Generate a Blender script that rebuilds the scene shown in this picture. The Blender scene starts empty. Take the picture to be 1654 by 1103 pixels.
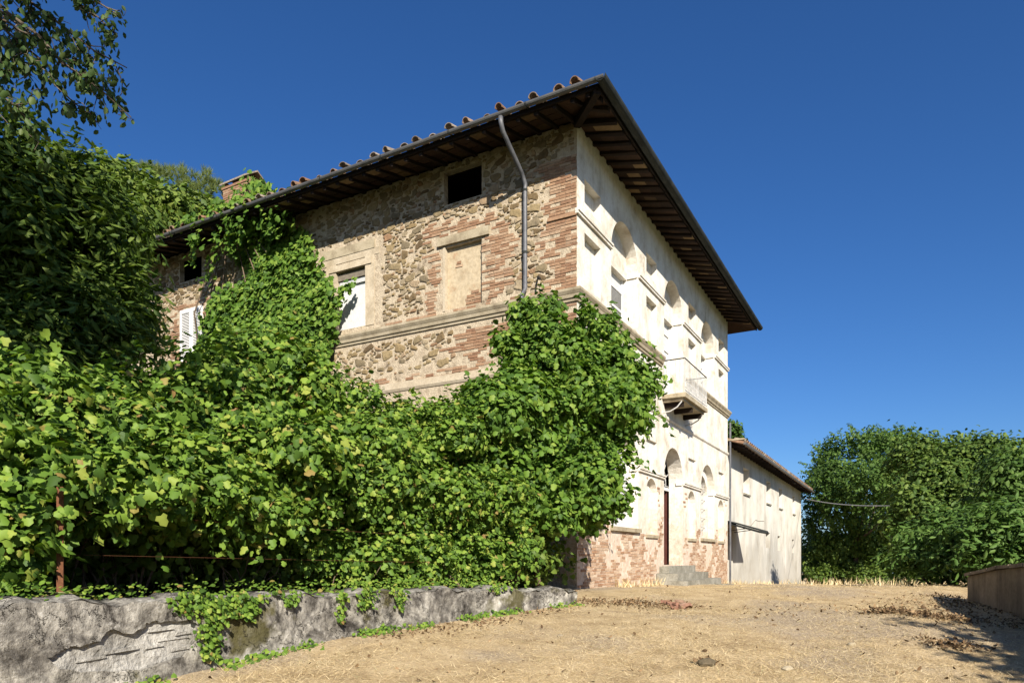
import bpy, math, random
import numpy as np
from mathutils import Vector, Matrix
from mathutils.geometry import delaunay_2d_cdt

# ------------------------------------------------------------------ camera, sky, sun, exposure
S = bpy.context.scene
COL = S.collection
F, HOR, CX, EYE = 1127.0, 900.0, 827.0, 1.6
cam = bpy.data.cameras.new("camera"); camo = bpy.data.objects.new("camera", cam); COL.objects.link(camo)
cam.sensor_width = 36.0; cam.lens = F / 1654 * 36; cam.shift_y = (HOR - 551.5) / 1654
cam.clip_start = 0.05; cam.clip_end = 2000
camo.location = (0, 0, EYE); camo.rotation_euler = (math.radians(90), 0, 0)
S.camera = camo

SUN_EL = math.radians(31); SUN_AZ = math.atan2(0.197, -0.98)      # azimuth from +Y towards +X
sun_dir = Vector((math.sin(SUN_AZ) * math.cos(SUN_EL), math.cos(SUN_AZ) * math.cos(SUN_EL), math.sin(SUN_EL)))
W = bpy.data.worlds.new("World"); S.world = W; W.use_nodes = True
nt = W.node_tree; bg = nt.nodes["Background"]
sky = nt.nodes.new("ShaderNodeTexSky"); sky.sky_type = 'NISHITA'; sky.sun_disc = False
sky.sun_elevation = SUN_EL; sky.sun_rotation = SUN_AZ
sky.altitude = 600; sky.air_density = 1.0; sky.dust_density = 1.3; sky.ozone_density = 8.0
bg.inputs[1].default_value = 0.061
hs = nt.nodes.new("ShaderNodeHueSaturation"); hs.inputs["Hue"].default_value = .505; hs.inputs["Saturation"].default_value = 1.12
nt.links.new(sky.outputs[0], hs.inputs["Color"]); nt.links.new(hs.outputs[0], bg.inputs[0])
sl = bpy.data.lights.new("sun", 'SUN'); sl.energy = 5.0; sl.angle = math.radians(0.5); sl.color = (1.0, 0.93, 0.82)
so = bpy.data.objects.new("sun", sl); COL.objects.link(so); so.rotation_euler = sun_dir.to_track_quat('Z', 'Y').to_euler()
so.location = (10, -40, 40)
S.view_settings.view_transform = 'Standard'; S.view_settings.look = 'None'
S.cycles.max_bounces = 6; S.cycles.diffuse_bounces = 2; S.cycles.transmission_bounces = 4
S.view_settings.exposure = 1.06; S.view_settings.gamma = 1.0; S.view_settings.use_curve_mapping = False

rng = np.random.default_rng(7)
random.seed(7)

# ------------------------------------------------------------------ helpers
def link(o, parent=None):
    COL.objects.link(o)
    if parent is not None: o.parent = parent
    return o

def tag(o, label=None, cat=None, group=None, kind=None):
    if label: o["label"] = label
    if cat: o["category"] = cat
    if group: o["group"] = group
    if kind: o["kind"] = kind
    return o

def empty(name, loc=(0, 0, 0), rz=0.0):
    o = bpy.data.objects.new(name, None); o.location = loc; o.rotation_euler = (0, 0, rz); o.empty_display_size = .2
    return link(o)

def mesh(name, v, f, mat, parent=None, smooth=False, kind=None):
    me = bpy.data.meshes.new(name); me.from_pydata([tuple(p) for p in v], [], f); me.update()
    if mat: me.materials.append(mat)
    if smooth: me.polygons.foreach_set("use_smooth", [True] * len(me.polygons))
    o = link(bpy.data.objects.new(name, me), parent)
    if kind: o["kind"] = kind
    return o

def tri_mesh(name, V, T, mat, parent=None, kind=None):
    """V (n,3) float, T (m,3) int, fast"""
    me = bpy.data.meshes.new(name)
    me.vertices.add(len(V)); me.vertices.foreach_set("co", V.astype(np.float32).ravel())
    me.loops.add(T.size); me.loops.foreach_set("vertex_index", T.astype(np.int32).ravel())
    me.polygons.add(len(T)); me.polygons.foreach_set("loop_start", np.arange(0, T.size, 3, dtype=np.int32))
    me.update(calc_edges=True); me.materials.append(mat)
    o = link(bpy.data.objects.new(name, me), parent)
    if kind: o["kind"] = kind
    return o

class MB:
    def __init__(s): s.v = []; s.f = []
    def box(s, x0, x1, y0, y1, z0, z1, jit=0.0):
        b = len(s.v)
        for x in (x0, x1):
            for y in (y0, y1):
                for z in (z0, z1):
                    s.v.append((x + random.uniform(-jit, jit), y + random.uniform(-jit, jit), z + random.uniform(-jit, jit)))
        for q in ((0, 1, 3, 2), (4, 6, 7, 5), (0, 4, 5, 1), (2, 3, 7, 6), (0, 2, 6, 4), (1, 5, 7, 3)):
            s.f.append(tuple(b + i for i in q))
        return s
    def tube(s, pts, r, n=8, cap=True):
        pts = [Vector(p) for p in pts]; rs = r if isinstance(r, (list, tuple)) else [r] * len(pts)
        b = len(s.v); up = Vector((.31, .17, .93))
        for i, p in enumerate(pts):
            d = (pts[min(i + 1, len(pts) - 1)] - pts[max(i - 1, 0)]).normalized()
            a = d.cross(up); a = a.normalized() if a.length > 1e-4 else Vector((1, 0, 0)); c = d.cross(a)
            for k in range(n):
                w = 2 * math.pi * k / n
                s.v.append(tuple(p + (a * math.cos(w) + c * math.sin(w)) * rs[i]))
        for i in range(len(pts) - 1):
            for k in range(n):
                k2 = (k + 1) % n
                s.f.append((b + i * n + k, b + i * n + k2, b + (i + 1) * n + k2, b + (i + 1) * n + k))
        if cap:
            s.f.append(tuple(b + k for k in range(n))[::-1]); e = b + (len(pts) - 1) * n
            s.f.append(tuple(e + k for k in range(n)))
        return s
    def build(s, name, mat, parent=None, smooth=False, kind=None):
        return mesh(name, s.v, s.f, mat, parent, smooth, kind)

def inside(p, poly):
    x, y = p; c = False; n = len(poly); j = n - 1
    for i in range(n):
        xi, yi = poly[i]; xj, yj = poly[j]
        if (yi > y) != (yj > y) and x < (xj - xi) * (y - yi) / (yj - yi) + xi: c = not c
        j = i
    return c

def arch(t0, t1, zb, zs, n=18):
    c = (t0 + t1) / 2; r = (t1 - t0) / 2
    return [(t0, zb), (t1, zb)] + [(c + r * math.cos(math.pi * k / n), zs + r * math.sin(math.pi * k / n)) for k in range(n + 1)]

def rect(t0, t1, z0, z1): return [(t0, z0), (t1, z0), (t1, z1), (t0, z1)]

def facade(name, mp, outer, holes, mat, parent, d0=0.0, extra=(), kind=None):
    """sheet with holes in (t,z), reveals running inwards; holes = [(poly, depth)]; mp(t, z, d) -> point"""
    pts = []; edges = []
    for poly in [outer] + [h[0] for h in holes]:
        b = len(pts); n = len(poly)
        pts += [Vector((float(p[0]), float(p[1]))) for p in poly]
        edges += [(b + i, b + (i + 1) % n) for i in range(n)]
    pts += [Vector((float(p[0]), float(p[1]))) for p in extra]
    r = delaunay_2d_cdt(pts, edges, [], 0, 1e-5)
    vv = r[0]; v = [mp(p.x, p.y, d0) for p in vv]; f = []
    for t in r[2]:
        c = ((vv[t[0]].x + vv[t[1]].x + vv[t[2]].x) / 3, (vv[t[0]].y + vv[t[1]].y + vv[t[2]].y) / 3)
        if inside(c, outer) and not any(inside(c, h[0]) for h in holes): f.append(tuple(t))
    for poly, dep in holes:
        n = len(poly); b = len(v)
        v += [mp(p[0], p[1], d0) for p in poly] + [mp(p[0], p[1], d0 + dep) for p in poly]
        f += [(b + i, b + (i + 1) % n, b + n + (i + 1) % n, b + n + i) for i in range(n)]
    return mesh(name, v, f, mat, parent, kind=kind)

def P(px, py, Y):      # a spot seen in the photograph, placed at depth Y metres
    return Vector(((px - CX) / F * Y, Y, EYE + (HOR - py) / F * Y))

# ------------------------------------------------------------------ materials
def mat_base(name, rough=0.85, spec=0.2):
    m = bpy.data.materials.new(name); m.use_nodes = True
    b = m.node_tree.nodes["Principled BSDF"]; b.inputs["Roughness"].default_value = rough
    b.inputs["Specular IOR Level"].default_value = spec
    return m, m.node_tree, b

def N(t, typ, **kw):
    n = t.nodes.new(typ)
    for k, v in kw.items():
        if k in n.inputs: n.inputs[k].default_value = v
        else: setattr(n, k, v)
    return n

def ramp(t, stops, inp=None, interp='LINEAR'):
    r = t.nodes.new("ShaderNodeValToRGB"); e = r.color_ramp.elements; r.color_ramp.interpolation = interp
    while len(e) < len(stops): e.new(.5)
    for i, (p, c) in enumerate(stops):
        e[i].position = p; e[i].color = (*c, 1) if len(c) == 3 else c
    if inp is not None: t.links.new(inp, r.inputs[0])
    return r

def noise(t, scale, detail=4, rough=.55, coord=None, dist=0.0):
    n = t.nodes.new("ShaderNodeTexNoise"); n.inputs["Scale"].default_value = scale
    n.inputs["Detail"].default_value = detail; n.inputs["Roughness"].default_value = rough; n.inputs["Distortion"].default_value = dist
    if coord is not None: t.links.new(coord, n.inputs["Vector"])
    return n

def mixc(t, fac, a, b, mode='MIX'):
    n = t.nodes.new("ShaderNodeMix"); n.data_type = 'RGBA'; n.blend_type = mode
    for s, val in ((0, fac), (6, a), (7, b)):
        if hasattr(val, "is_linked") or isinstance(val, bpy.types.NodeSocket): t.links.new(val, n.inputs[s])
        else: n.inputs[s].default_value = val if s == 0 else (*val, 1)
    return n.outputs[2]

def mth(t, op, a, b=None):
    n = t.nodes.new("ShaderNodeMath"); n.operation = op
    for i, val in enumerate((a, b)):
        if val is None: continue
        if isinstance(val, bpy.types.NodeSocket): t.links.new(val, n.inputs[i])
        else: n.inputs[i].default_value = val
    return n.outputs[0]

def bump(t, bsdf, h, strength=.4, dist=.02):
    b = t.nodes.new("ShaderNodeBump"); b.inputs["Strength"].default_value = strength; b.inputs["Distance"].default_value = dist
    t.links.new(h, b.inputs["Height"]); t.links.new(b.outputs[0], bsdf.inputs["Normal"])

def ocoord(t): return t.nodes.new("ShaderNodeTexCoord").outputs["Object"]
def wcoord(t): return t.nodes.new("ShaderNodeNewGeometry").outputs["Position"]

def rnd(t):      # a value that differs from piece to piece
    g = t.nodes.new("ShaderNodeNewGeometry"); o = t.nodes.new("ShaderNodeObjectInfo")
    return mth(t, 'FRACT', mth(t, 'ADD', g.outputs["Random Per Island"], o.outputs["Random"]))

def m_pieces(name, stops, grain=18, amt=.35, rough=.9, bstr=.5, bdist=.01, spec=.15):
    m, t, b = mat_base(name, rough, spec); r = ramp(t, stops, rnd(t)); c = wcoord(t)
    n = noise(t, grain, 5, .65, c); g = ramp(t, [(.3, (.55, .55, .55)), (.7, (1.15, 1.12, 1.08))], n.outputs[0])
    t.links.new(mixc(t, amt + .4, r.outputs[0], g.outputs[0], 'MULTIPLY'), b.inputs["Base Color"])
    bump(t, b, n.outputs[0], bstr, bdist); return m

def m_mottle(name, cols, scale=2.0, grain=30, rough=.9, bstr=.35, bdist=.01, streak=None, spec=.15, detail=6):
    m, t, b = mat_base(name, rough, spec); c = wcoord(t)
    n = noise(t, scale, detail, .62, c); k = len(cols)
    r = ramp(t, [(.3 + .4 * i / (k - 1), cc) for i, cc in enumerate(cols)], n.outputs[0]); out = r.outputs[0]
    g = noise(t, grain, 4, .6, c)
    gr = ramp(t, [(.35, (.72, .72, .72)), (.65, (1.1, 1.1, 1.1))], g.outputs[0])
    out = mixc(t, .6, out, gr.outputs[0], 'MULTIPLY')
    if streak:
        mp = t.nodes.new("ShaderNodeMapping"); mp.inputs["Scale"].default_value = (4.5, 4.5, .25); t.links.new(c, mp.inputs[0])
        s = noise(t, 1.0, 4, .6, mp.outputs[0]); sr = ramp(t, [(.5, (0, 0, 0)), (.72, (1, 1, 1))], s.outputs[0])
        out = mixc(t, mth(t, 'MULTIPLY', sr.outputs[0], streak[0]), out, streak[1])
    t.links.new(out, b.inputs["Base Color"])
    h = mth(t, 'ADD', n.outputs[0], mth(t, 'MULTIPLY', g.outputs[0], .5)); bump(t, b, h, bstr, bdist); return m

def m_leaf(name, stops, trans=.3, rough=.55, spec=.2):
    m, t, b = mat_base(name, rough, spec); r = ramp(t, stops, rnd(t))
    t.links.new(r.outputs[0], b.inputs["Base Color"])
    tr = t.nodes.new("ShaderNodeBsdfTranslucent")
    t.links.new(mixc(t, 1.0, r.outputs[0], (1.35, 1.5, .55), 'MULTIPLY'), tr.inputs[0])
    mx = t.nodes.new("ShaderNodeMixShader"); mx.inputs[0].default_value = trans
    t.links.new(b.outputs[0], mx.inputs[1]); t.links.new(tr.outputs[0], mx.inputs[2])
    t.links.new(mx.outputs[0], t.nodes["Material Output"].inputs["Surface"]); return m

M = {}
M['mortar'] = m_mottle('mortar', [(.14, .11, .075), (.31, .25, .175), (.43, .36, .26), (.33, .265, .185), (.46, .39, .29)], 3.2, 30, bstr=1.0, bdist=.04)
M['cream'] = m_mottle('cream_plaster', [(.31, .25, .17), (.40, .335, .24), (.46, .395, .295)], 2.2, 20, bstr=.3)
M['stone'] = m_pieces('rubble_stone', [(0, (.10, .07, .04)), (.2, (.20, .145, .075)), (.45, (.26, .20, .11)), (.65, (.155, .125, .08)), (.85, (.31, .25, .165)), (1, (.23, .14, .08))], 14, bstr=.9, bdist=.02)
M['brick'] = m_pieces('old_brick', [(0, (.23, .13, .078)), (.3, (.31, .195, .12)), (.55, (.205, .115, .07)), (.8, (.36, .255, .17)), (1, (.27, .16, .095))], 22)
M['sandstone'] = m_mottle('sandstone', [(.20, .16, .105), (.32, .27, .185), (.38, .325, .235)], 3, 40, bstr=.3)
M['panel'] = m_mottle('blind_panel', [(.30, .17, .10), (.36, .285, .185), (.42, .345, .235), (.35, .28, .185), (.29, .22, .14)], 2.8, 14, bstr=.5)
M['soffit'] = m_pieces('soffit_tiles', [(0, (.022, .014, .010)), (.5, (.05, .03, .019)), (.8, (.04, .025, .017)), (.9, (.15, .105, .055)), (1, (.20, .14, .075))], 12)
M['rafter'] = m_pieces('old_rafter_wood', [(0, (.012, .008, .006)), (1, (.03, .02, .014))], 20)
M['tile'] = m_pieces('roof_tile', [(0, (.19, .11, .065)), (.3, (.24, .175, .125)), (.6, (.16, .13, .10)), (.8, (.30, .255, .205)), (1, (.22, .125, .075))], 16, amt=.6, bstr=.8)
M['gutter'] = m_mottle('dark_gutter_metal', [(.018, .020, .020), (.028, .032, .030), (.045, .046, .043)], 3, 60, rough=.8, bstr=.05, spec=.12)
M['gutter_grey'] = m_mottle('grey_gutter_metal', [(.055, .055, .055), (.085, .085, .085), (.11, .105, .10)], 3, 60, rough=.55, bstr=.05, spec=.4)
M['pipe'] = m_mottle('grey_pipe', [(.05, .052, .058), (.09, .092, .10), (.14, .14, .145)], 4, 30, rough=.5, bstr=.08, spec=.4)
M['white'] = m_mottle('white_paint', [(.56, .555, .53), (.66, .65, .63)], 6, 40, rough=.6, bstr=.05)
M['shutter'] = m_mottle('pale_shutter_paint', [(.46, .465, .46), (.56, .56, .545)], 6, 40, rough=.6, bstr=.05)
M['wood'] = m_mottle('grey_wood', [(.12, .10, .075), (.20, .17, .13)], 8, 50, bstr=.3)
M['dark'] = m_mottle('black_iron', [(.012, .012, .012), (.03, .028, .026)], 6, 50, rough=.6)
M['iron_pale'] = m_mottle('pale_painted_iron', [(.30, .30, .29), (.5, .49, .47)], 6, 50, rough=.6)
M['rust'] = m_mottle('rusty_steel', [(.07, .028, .014), (.14, .06, .03), (.10, .045, .025)], 9, 60, bstr=.4)
M['door'] = m_mottle('dark_red_door', [(.055, .018, .014), (.095, .032, .024)], 5, 40, rough=.6)
M['interior'] = m_mottle('interior_plaster', [(.20, .17, .13), (.28, .24, .19)], 2, 20)
M['bark'] = m_mottle('bark', [(.055, .040, .028), (.11, .085, .06), (.16, .13, .10)], 6, 30, bstr=.8, bdist=.03)
M['stem'] = m_mottle('vine_stem', [(.09, .06, .04), (.17, .13, .09)], 10, 40, bstr=.5)
M['cable'] = m_mottle('cable', [(.35, .35, .35), (.45, .45, .45)], 6, 40)
M['glass'] = mat_base('window_glass', .08, .6)[0]; M['glass'].node_tree.nodes["Principled BSDF"].inputs["Base Color"].default_value = (.045, .055, .07, 1)
M['leaf_vine'] = m_leaf('vine_leaf', [(0, (.040, .080, .013)), (.3, (.078, .145, .020)), (.6, (.125, .210, .028)), (.88, (.19, .27, .040)), (.97, (.26, .29, .055)), (1, (.22, .13, .05))], .30)
M['leaf_vine_old'] = m_leaf('corner_vine_leaf', [(0, (.040, .085, .013)), (.4, (.078, .150, .020)), (.75, (.125, .21, .029)), (1, (.19, .26, .042))], .32)
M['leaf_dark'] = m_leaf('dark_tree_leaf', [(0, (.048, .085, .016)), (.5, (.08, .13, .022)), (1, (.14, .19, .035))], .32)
M['leaf_hang'] = m_leaf('hanging_leaf', [(0, (.030, .055, .014)), (.6, (.045, .08, .018)), (1, (.08, .11, .03))], .18)
M['leaf_mid'] = m_leaf('right_tree_leaf', [(0, (.042, .085, .018)), (.5, (.065, .12, .024)), (1, (.10, .16, .034))], .28)
M['leaf_yellow'] = m_leaf('yellow_green_leaf', [(0, (.06, .10, .018)), (.5, (.095, .145, .026)), (1, (.17, .21, .042))], .28)
M['leaf_broad'] = m_leaf('broad_tree_leaf', [(0, (.045, .085, .018)), (.5, (.075, .125, .024)), (1, (.13, .18, .036))], .28)
M['leaf_laurel'] = m_leaf('laurel_leaf', [(0, (.05, .10, .02)), (.6, (.08, .15, .03)), (1, (.12, .19, .045))], .28, .6, .2)
M['needle'] = m_leaf('pine_needle', [(0, (.08, .11, .03)), (.6, (.13, .165, .045)), (1, (.19, .22, .065))], .3)
M['litter'] = m_leaf('dead_leaf', [(0, (.07, .042, .023)), (.5, (.15, .095, .05)), (.85, (.26, .175, .095)), (1, (.36, .27, .16))], .1, .8, .1)
M['straw'] = m_leaf('dry_straw', [(0, (.14, .09, .045)), (.15, (.38, .275, .145)), (.4, (.55, .42, .235)), (.75, (.66, .525, .315)), (.95, (.78, .66, .44)), (1, (.22, .22, .09))], .15, .7, .2)

def m_facade():
    m, t, b = mat_base('white_facade_plaster', .85, .15); c = ocoord(t)
    sp = t.nodes.new("ShaderNodeSeparateXYZ"); t.links.new(c, sp.inputs[0])
    n = noise(t, 1.3, 7, .65, c); n2 = noise(t, 7, 5, .65, c); g = noise(t, 45, 3, .6, c)
    col = ramp(t, [(.32, (.38, .33, .255)), (.42, (.535, .49, .41)), (.52, (.615, .58, .51)), (.66, (.655, .63, .57))], n.outputs[0]).outputs[0]
    # render lost low down: pink brick dust and bare mortar
    lo = mth(t, 'ADD', mth(t, 'MULTIPLY', mth(t, 'SUBTRACT', 2.7, sp.outputs[2]), .32), mth(t, 'MULTIPLY', mth(t, 'SUBTRACT', n.outputs[0], .5), 2.2))
    lo = mth(t, 'ADD', lo, mth(t, 'MULTIPLY', mth(t, 'SUBTRACT', n2.outputs[0], .5), 1.2))
    lor = ramp(t, [(.18, (0, 0, 0)), (.50, (1, 1, 1))], lo)
    brk = ramp(t, [(.35, (.36, .24, .165)), (.5, (.48, .375, .285)), (.65, (.57, .50, .41))], n2.outputs[0])
    col = mixc(t, mth(t, 'MULTIPLY', lor.outputs[0], .85), col, brk.outputs[0])
    # speckled pitting all over
    pit = ramp(t, [(.53, (0, 0, 0)), (.66, (1, 1, 1))], noise(t, 6, 8, .78, c).outputs[0])
    col = mixc(t, mth(t, 'MULTIPLY', pit.outputs[0], .55), col, (.40, .30, .21))
    mp = t.nodes.new("ShaderNodeMapping"); mp.inputs["Scale"].default_value = (5, 5, .3); t.links.new(c, mp.inputs[0])
    st = ramp(t, [(.54, (0, 0, 0)), (.74, (1, 1, 1))], noise(t, 1.0, 4, .6, mp.outputs[0]).outputs[0])
    col = mixc(t, mth(t, 'MULTIPLY', st.outputs[0], .42), col, (.30, .265, .215))
    t.links.new(col, b.inputs["Base Color"])
    h = mth(t, 'ADD', mth(t, 'MULTIPLY', n2.outputs[0], 1.0), mth(t, 'MULTIPLY', g.outputs[0], .4)); bump(t, b, h, .7, .03); return m
M['facade'] = m_facade()

def m_annex():
    m, t, b = mat_base('annex_plaster', .9, .12); c = ocoord(t)
    sp = t.nodes.new("ShaderNodeSeparateXYZ"); t.links.new(c, sp.inputs[0])
    n = noise(t, .7, 7, .65, c); n2 = noise(t, 5, 5, .65, c)
    col = ramp(t, [(.32, (.37, .335, .275)), (.45, (.50, .47, .405)), (.62, (.58, .555, .495))], n.outputs[0]).outputs[0]
    mp = t.nodes.new("ShaderNodeMapping"); mp.inputs["Scale"].default_value = (.9, .9, .35); t.links.new(c, mp.inputs[0])
    s = noise(t, 1.0, 5, .62, mp.outputs[0])
    low = mth(t, 'MULTIPLY', mth(t, 'SUBTRACT', 2.6, sp.outputs[2]), .12)
    sf = ramp(t, [(.46, (0, 0, 0)), (.72, (1, 1, 1))], mth(t, 'ADD', s.outputs[0], low))
    col = mixc(t, mth(t, 'MULTIPLY', sf.outputs[0], .55), col, (.24, .225, .195))
    ml = ramp(t, [(.2, (0, 0, 0)), (.6, (1, 1, 1))], mth(t, 'ADD', mth(t, 'MULTIPLY', mth(t, 'SUBTRACT', -.15, sp.outputs[2]), .55), mth(t, 'MULTIPLY', mth(t, 'SUBTRACT', n2.outputs[0], .4), 1.3)))
    col = mixc(t, ml.outputs[0], col, (.10, .10, .055))
    t.links.new(col, b.inputs["Base Color"]); bump(t, b, n2.outputs[0], .35, .02); return m
M['annex'] = m_annex()

def m_ground():
    m, t, b = mat_base('dry_ground', .95, .05); c = wcoord(t)
    n = noise(t, .35, 6, .6, c); n2 = noise(t, 2.2, 6, .65, c); g = noise(t, 40, 4, .7, c)
    col = ramp(t, [(.3, (.32, .23, .125)), (.5, (.48, .36, .205)), (.7, (.56, .435, .265))], n2.outputs[0]).outputs[0]
    gv = ramp(t, [(.50, (0, 0, 0)), (.62, (1, 1, 1))], n.outputs[0])
    gc = ramp(t, [(.35, (.27, .215, .155)), (.55, (.38, .31, .23)), (.7, (.46, .39, .30))], g.outputs[0])
    col = mixc(t, mth(t, 'MULTIPLY', gv.outputs[0], .75), col, gc.outputs[0])
    gr = ramp(t, [(.35, (.55, .55, .55)), (.7, (1.2, 1.2, 1.2))], g.outputs[0])
    col = mixc(t, .7, col, gr.outputs[0], 'MULTIPLY')
    sp = t.nodes.new("ShaderNodeSeparateXYZ"); t.links.new(c, sp.inputs[0])
    e1 = mth(t, 'SUBTRACT', mth(t, 'SUBTRACT', sp.outputs[0], mth(t, 'MULTIPLY', sp.outputs[1], .42)), 4.6)
    e2 = mth(t, 'SUBTRACT', -.5, sp.outputs[1]); e3 = mth(t, 'SUBTRACT', -7.0, sp.outputs[0])
    ee = mth(t, 'ADD', mth(t, 'MAXIMUM', mth(t, 'MAXIMUM', e1, e2), e3), mth(t, 'MULTIPLY', mth(t, 'SUBTRACT', n2.outputs[0], .5), 3))
    er = ramp(t, [(0, (0, 0, 0)), (.6, (1, 1, 1))], ee)
    gg = ramp(t, [(.35, (.045, .065, .02)), (.6, (.085, .10, .035)), (.7, (.12, .11, .05))], n2.outputs[0])
    col = mixc(t, er.outputs[0], col, gg.outputs[0])  # dark green added beyond the yard to lessen light bounced onto the walls
    t.links.new(col, b.inputs["Base Color"]); bump(t, b, mth(t, 'ADD', g.outputs[0], n2.outputs[0]), .8, .03); return m
M['ground'] = m_ground()
M['soil'] = m_mottle('terrace_soil', [(.05, .04, .025), (.09, .07, .045), (.12, .10, .06)], 3, 30, bstr=.8, bdist=.03)

def m_retain():
    m, t, b = mat_base('weathered_render', .92, .1); c = wcoord(t)
    n = noise(t, 2.4, 8, .72, c, .6); n2 = noise(t, 11, 7, .75, c); g = noise(t, 55, 3, .6, c)
    col = ramp(t, [(.39, (.038, .034, .029)), (.46, (.125, .115, .10)), (.53, (.255, .238, .205)), (.61, (.42, .395, .345))], mth(t, 'ADD', mth(t, 'MULTIPLY', n.outputs[0], .65), mth(t, 'MULTIPLY', n2.outputs[0], .35))).outputs[0]
    lich = ramp(t, [(.60, (0, 0, 0)), (.68, (1, 1, 1))], n2.outputs[0]); col = mixc(t, mth(t, 'MULTIPLY', lich.outputs[0], .6), col, (.46, .445, .415))
    n3 = noise(t, 1.1, 5, .6, c); moss = ramp(t, [(.545, (0, 0, 0)), (.60, (1, 1, 1))], n3.outputs[0])
    col = mixc(t, mth(t, 'MULTIPLY', moss.outputs[0], .85), col, (.065, .058, .018))
    vo = t.nodes.new("ShaderNodeTexVoronoi"); vo.feature = 'DISTANCE_TO_EDGE'; vo.inputs["Scale"].default_value = 1.5
    wv = t.nodes.new("ShaderNodeVectorMath"); wv.operation = 'ADD'; dn = noise(t, 3, 5, .7, c); t.links.new(c, wv.inputs[0]); t.links.new(dn.outputs[1], wv.inputs[1]); t.links.new(wv.outputs[0], vo.inputs["Vector"])
    ck = ramp(t, [(.004, (1, 1, 1)), (.014, (0, 0, 0))], vo.outputs["Distance"]); col = mixc(t, mth(t, 'MULTIPLY', ck.outputs[0], .8), col, (.02, .018, .015))
    t.links.new(col, b.inputs["Base Color"]); hh = mth(t, 'ADD', mth(t, 'ADD', n2.outputs[0], mth(t, 'MULTIPLY', n.outputs[0], 1.5)), mth(t, 'MULTIPLY', g.outputs[0], .5)); bump(t, b, mth(t, 'SUBTRACT', hh, mth(t, 'MULTIPLY', ck.outputs[0], .6)), .75, .025); return m
M['retain'] = m_retain()
M['pale_masonry'] = m_mottle('pale_masonry', [(.17, .16, .14), (.30, .285, .255), (.42, .40, .36)], 5, 30, bstr=1.0, bdist=.04)
M['bwall'] = m_mottle('boundary_wall', [(.10, .085, .06), (.20, .165, .12), (.28, .23, .17)], 1.6, 20, bstr=.6, streak=(.7, (.045, .035, .03)))
M['step'] = m_mottle('step_stone', [(.13, .12, .09), (.22, .205, .165), (.30, .28, .235)], 2.5, 20, bstr=.4)
M['brick_lime'] = m_pieces('lime_dusted_brick', [(0, (.30, .175, .105)), (.35, (.41, .28, .185)), (.7, (.49, .385, .285)), (1, (.28, .16, .095))], 22)
M['rubble'] = m_pieces('broken_brick', [(0, (.22, .11, .075)), (.6, (.30, .165, .115)), (1, (.20, .14, .10))], 25)

# ------------------------------------------------------------------ the ground
GY = [-60, -30, 0, 6, 10, 15, 20, 28, 48, 80, 500]
GZ = [-3.5, -1.6, .10, .52, .80, .94, .80, .50, -.30, -1.5, -12]
def gz(Y): return float(np.interp(Y, GY, GZ))
def gnd(X, Y): return gz(Y) + .018 * math.sin(X * 1.7 + Y * .6) + .012 * math.sin(X * 3.9 - Y * 2.7) + .02 * math.sin(Y * 1.1 - X * .4)
def gndv(X, Y): return np.interp(Y, GY, GZ) + .018 * np.sin(X * 1.7 + Y * .6) + .012 * np.sin(X * 3.9 - Y * 2.7) + .02 * np.sin(Y * 1.1 - X * .4)

def grid_sheet(name, xs, ys, zf, mat):
    v = [(x, y, zf(x, y)) for y in ys for x in xs]; n = len(xs)
    f = [(j * n + i, j * n + i + 1, (j + 1) * n + i + 1, (j + 1) * n + i) for j in range(len(ys) - 1) for i in range(n - 1)]
    o = mesh(name, v, f, mat, smooth=True); o["kind"] = "structure"; return o
xs = list(np.concatenate([[-600, -200, -80, -40, -25], np.arange(-15, 20, .4), [24, 30, 40, 60, 100, 250, 600]]))
ys = list(np.concatenate([[-60, -30, -12], np.arange(-4, 34, .4), [36, 40, 48, 60, 80, 130, 250, 600]]))
grid_sheet('ground', xs, ys, gnd, M['ground'])

# ------------------------------------------------------------------ the villa
ANG = math.atan2(-.4910, .8712)
villa = tag(empty('villa', (1.398, 15, .95), ANG), 'large decaying villa with stone and brick flank, white arched front and deep tiled eaves', 'villa')
LT, RT = 16.4, 14.6                      # length of stone flank and of white front
ZT = 10.02                               # top of wall at the rafters
HM = Matrix.Translation((1.398, 15, .95)) @ Matrix.Rotation(ANG, 4, 'Z')
def ml(t, z, d=0.0): return (-t, d, z)   # stone flank, d runs inwards
def mr(t, z, d=0.0): return (-d, t, z)   # white front
def wl(t, z, d=0.0): return HM @ Vector(ml(t, z, d))
def wr(t, z, d=0.0): return HM @ Vector(mr(t, z, d))

# --- stone flank
attic = [2.41 + 3.3 * k for k in range(4)]
WIN = [(2.41, 3.46), (5.91, 6.93), (9.1, 10.15), (12.3, 13.36)]
holesL = [(rect(2.41, 3.47, 9.06, 9.84), .16), (rect(12.36, 13.4, 9.12, 9.84), .16),
          (rect(2.41, 3.46, 6.55, 8.04), .10), (rect(5.91, 6.93, 6.60, 8.15), .16), (rect(9.1, 10.15, 6.60, 8.15), .12), (rect(12.3, 13.36, 6.66, 8.25), .05)]
flank = facade('flank_wall', ml, rect(0, LT, -2, ZT), holesL, M['mortar'], villa)
def panel(name, mp, poly, d, mat, parent, holes=()):
    return facade(name, mp, poly, list(holes), mat, parent, d0=d)
blind = panel('blind_window', ml, rect(2.41, 3.46, 6.55, 8.04), .10, M['panel'], villa)
for k, (tt, zz, ll) in enumerate(((2.46, 6.62, .22), (2.70, 6.62, .2), (2.50, 6.70, .24), (2.76, 6.70, .16), (2.44, 6.78, .2), (2.66, 6.78, .22), (2.55, 6.86, .2), (3.0, 7.55, .2), (3.05, 7.63, .12))):
    b = MB(); b.box(-tt - ll, -tt, .088, .12, zz, zz + .06, .006); b.build('brick', M['brick'], blind)
blind["label"] = "tan plastered blocked-up window"
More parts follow.
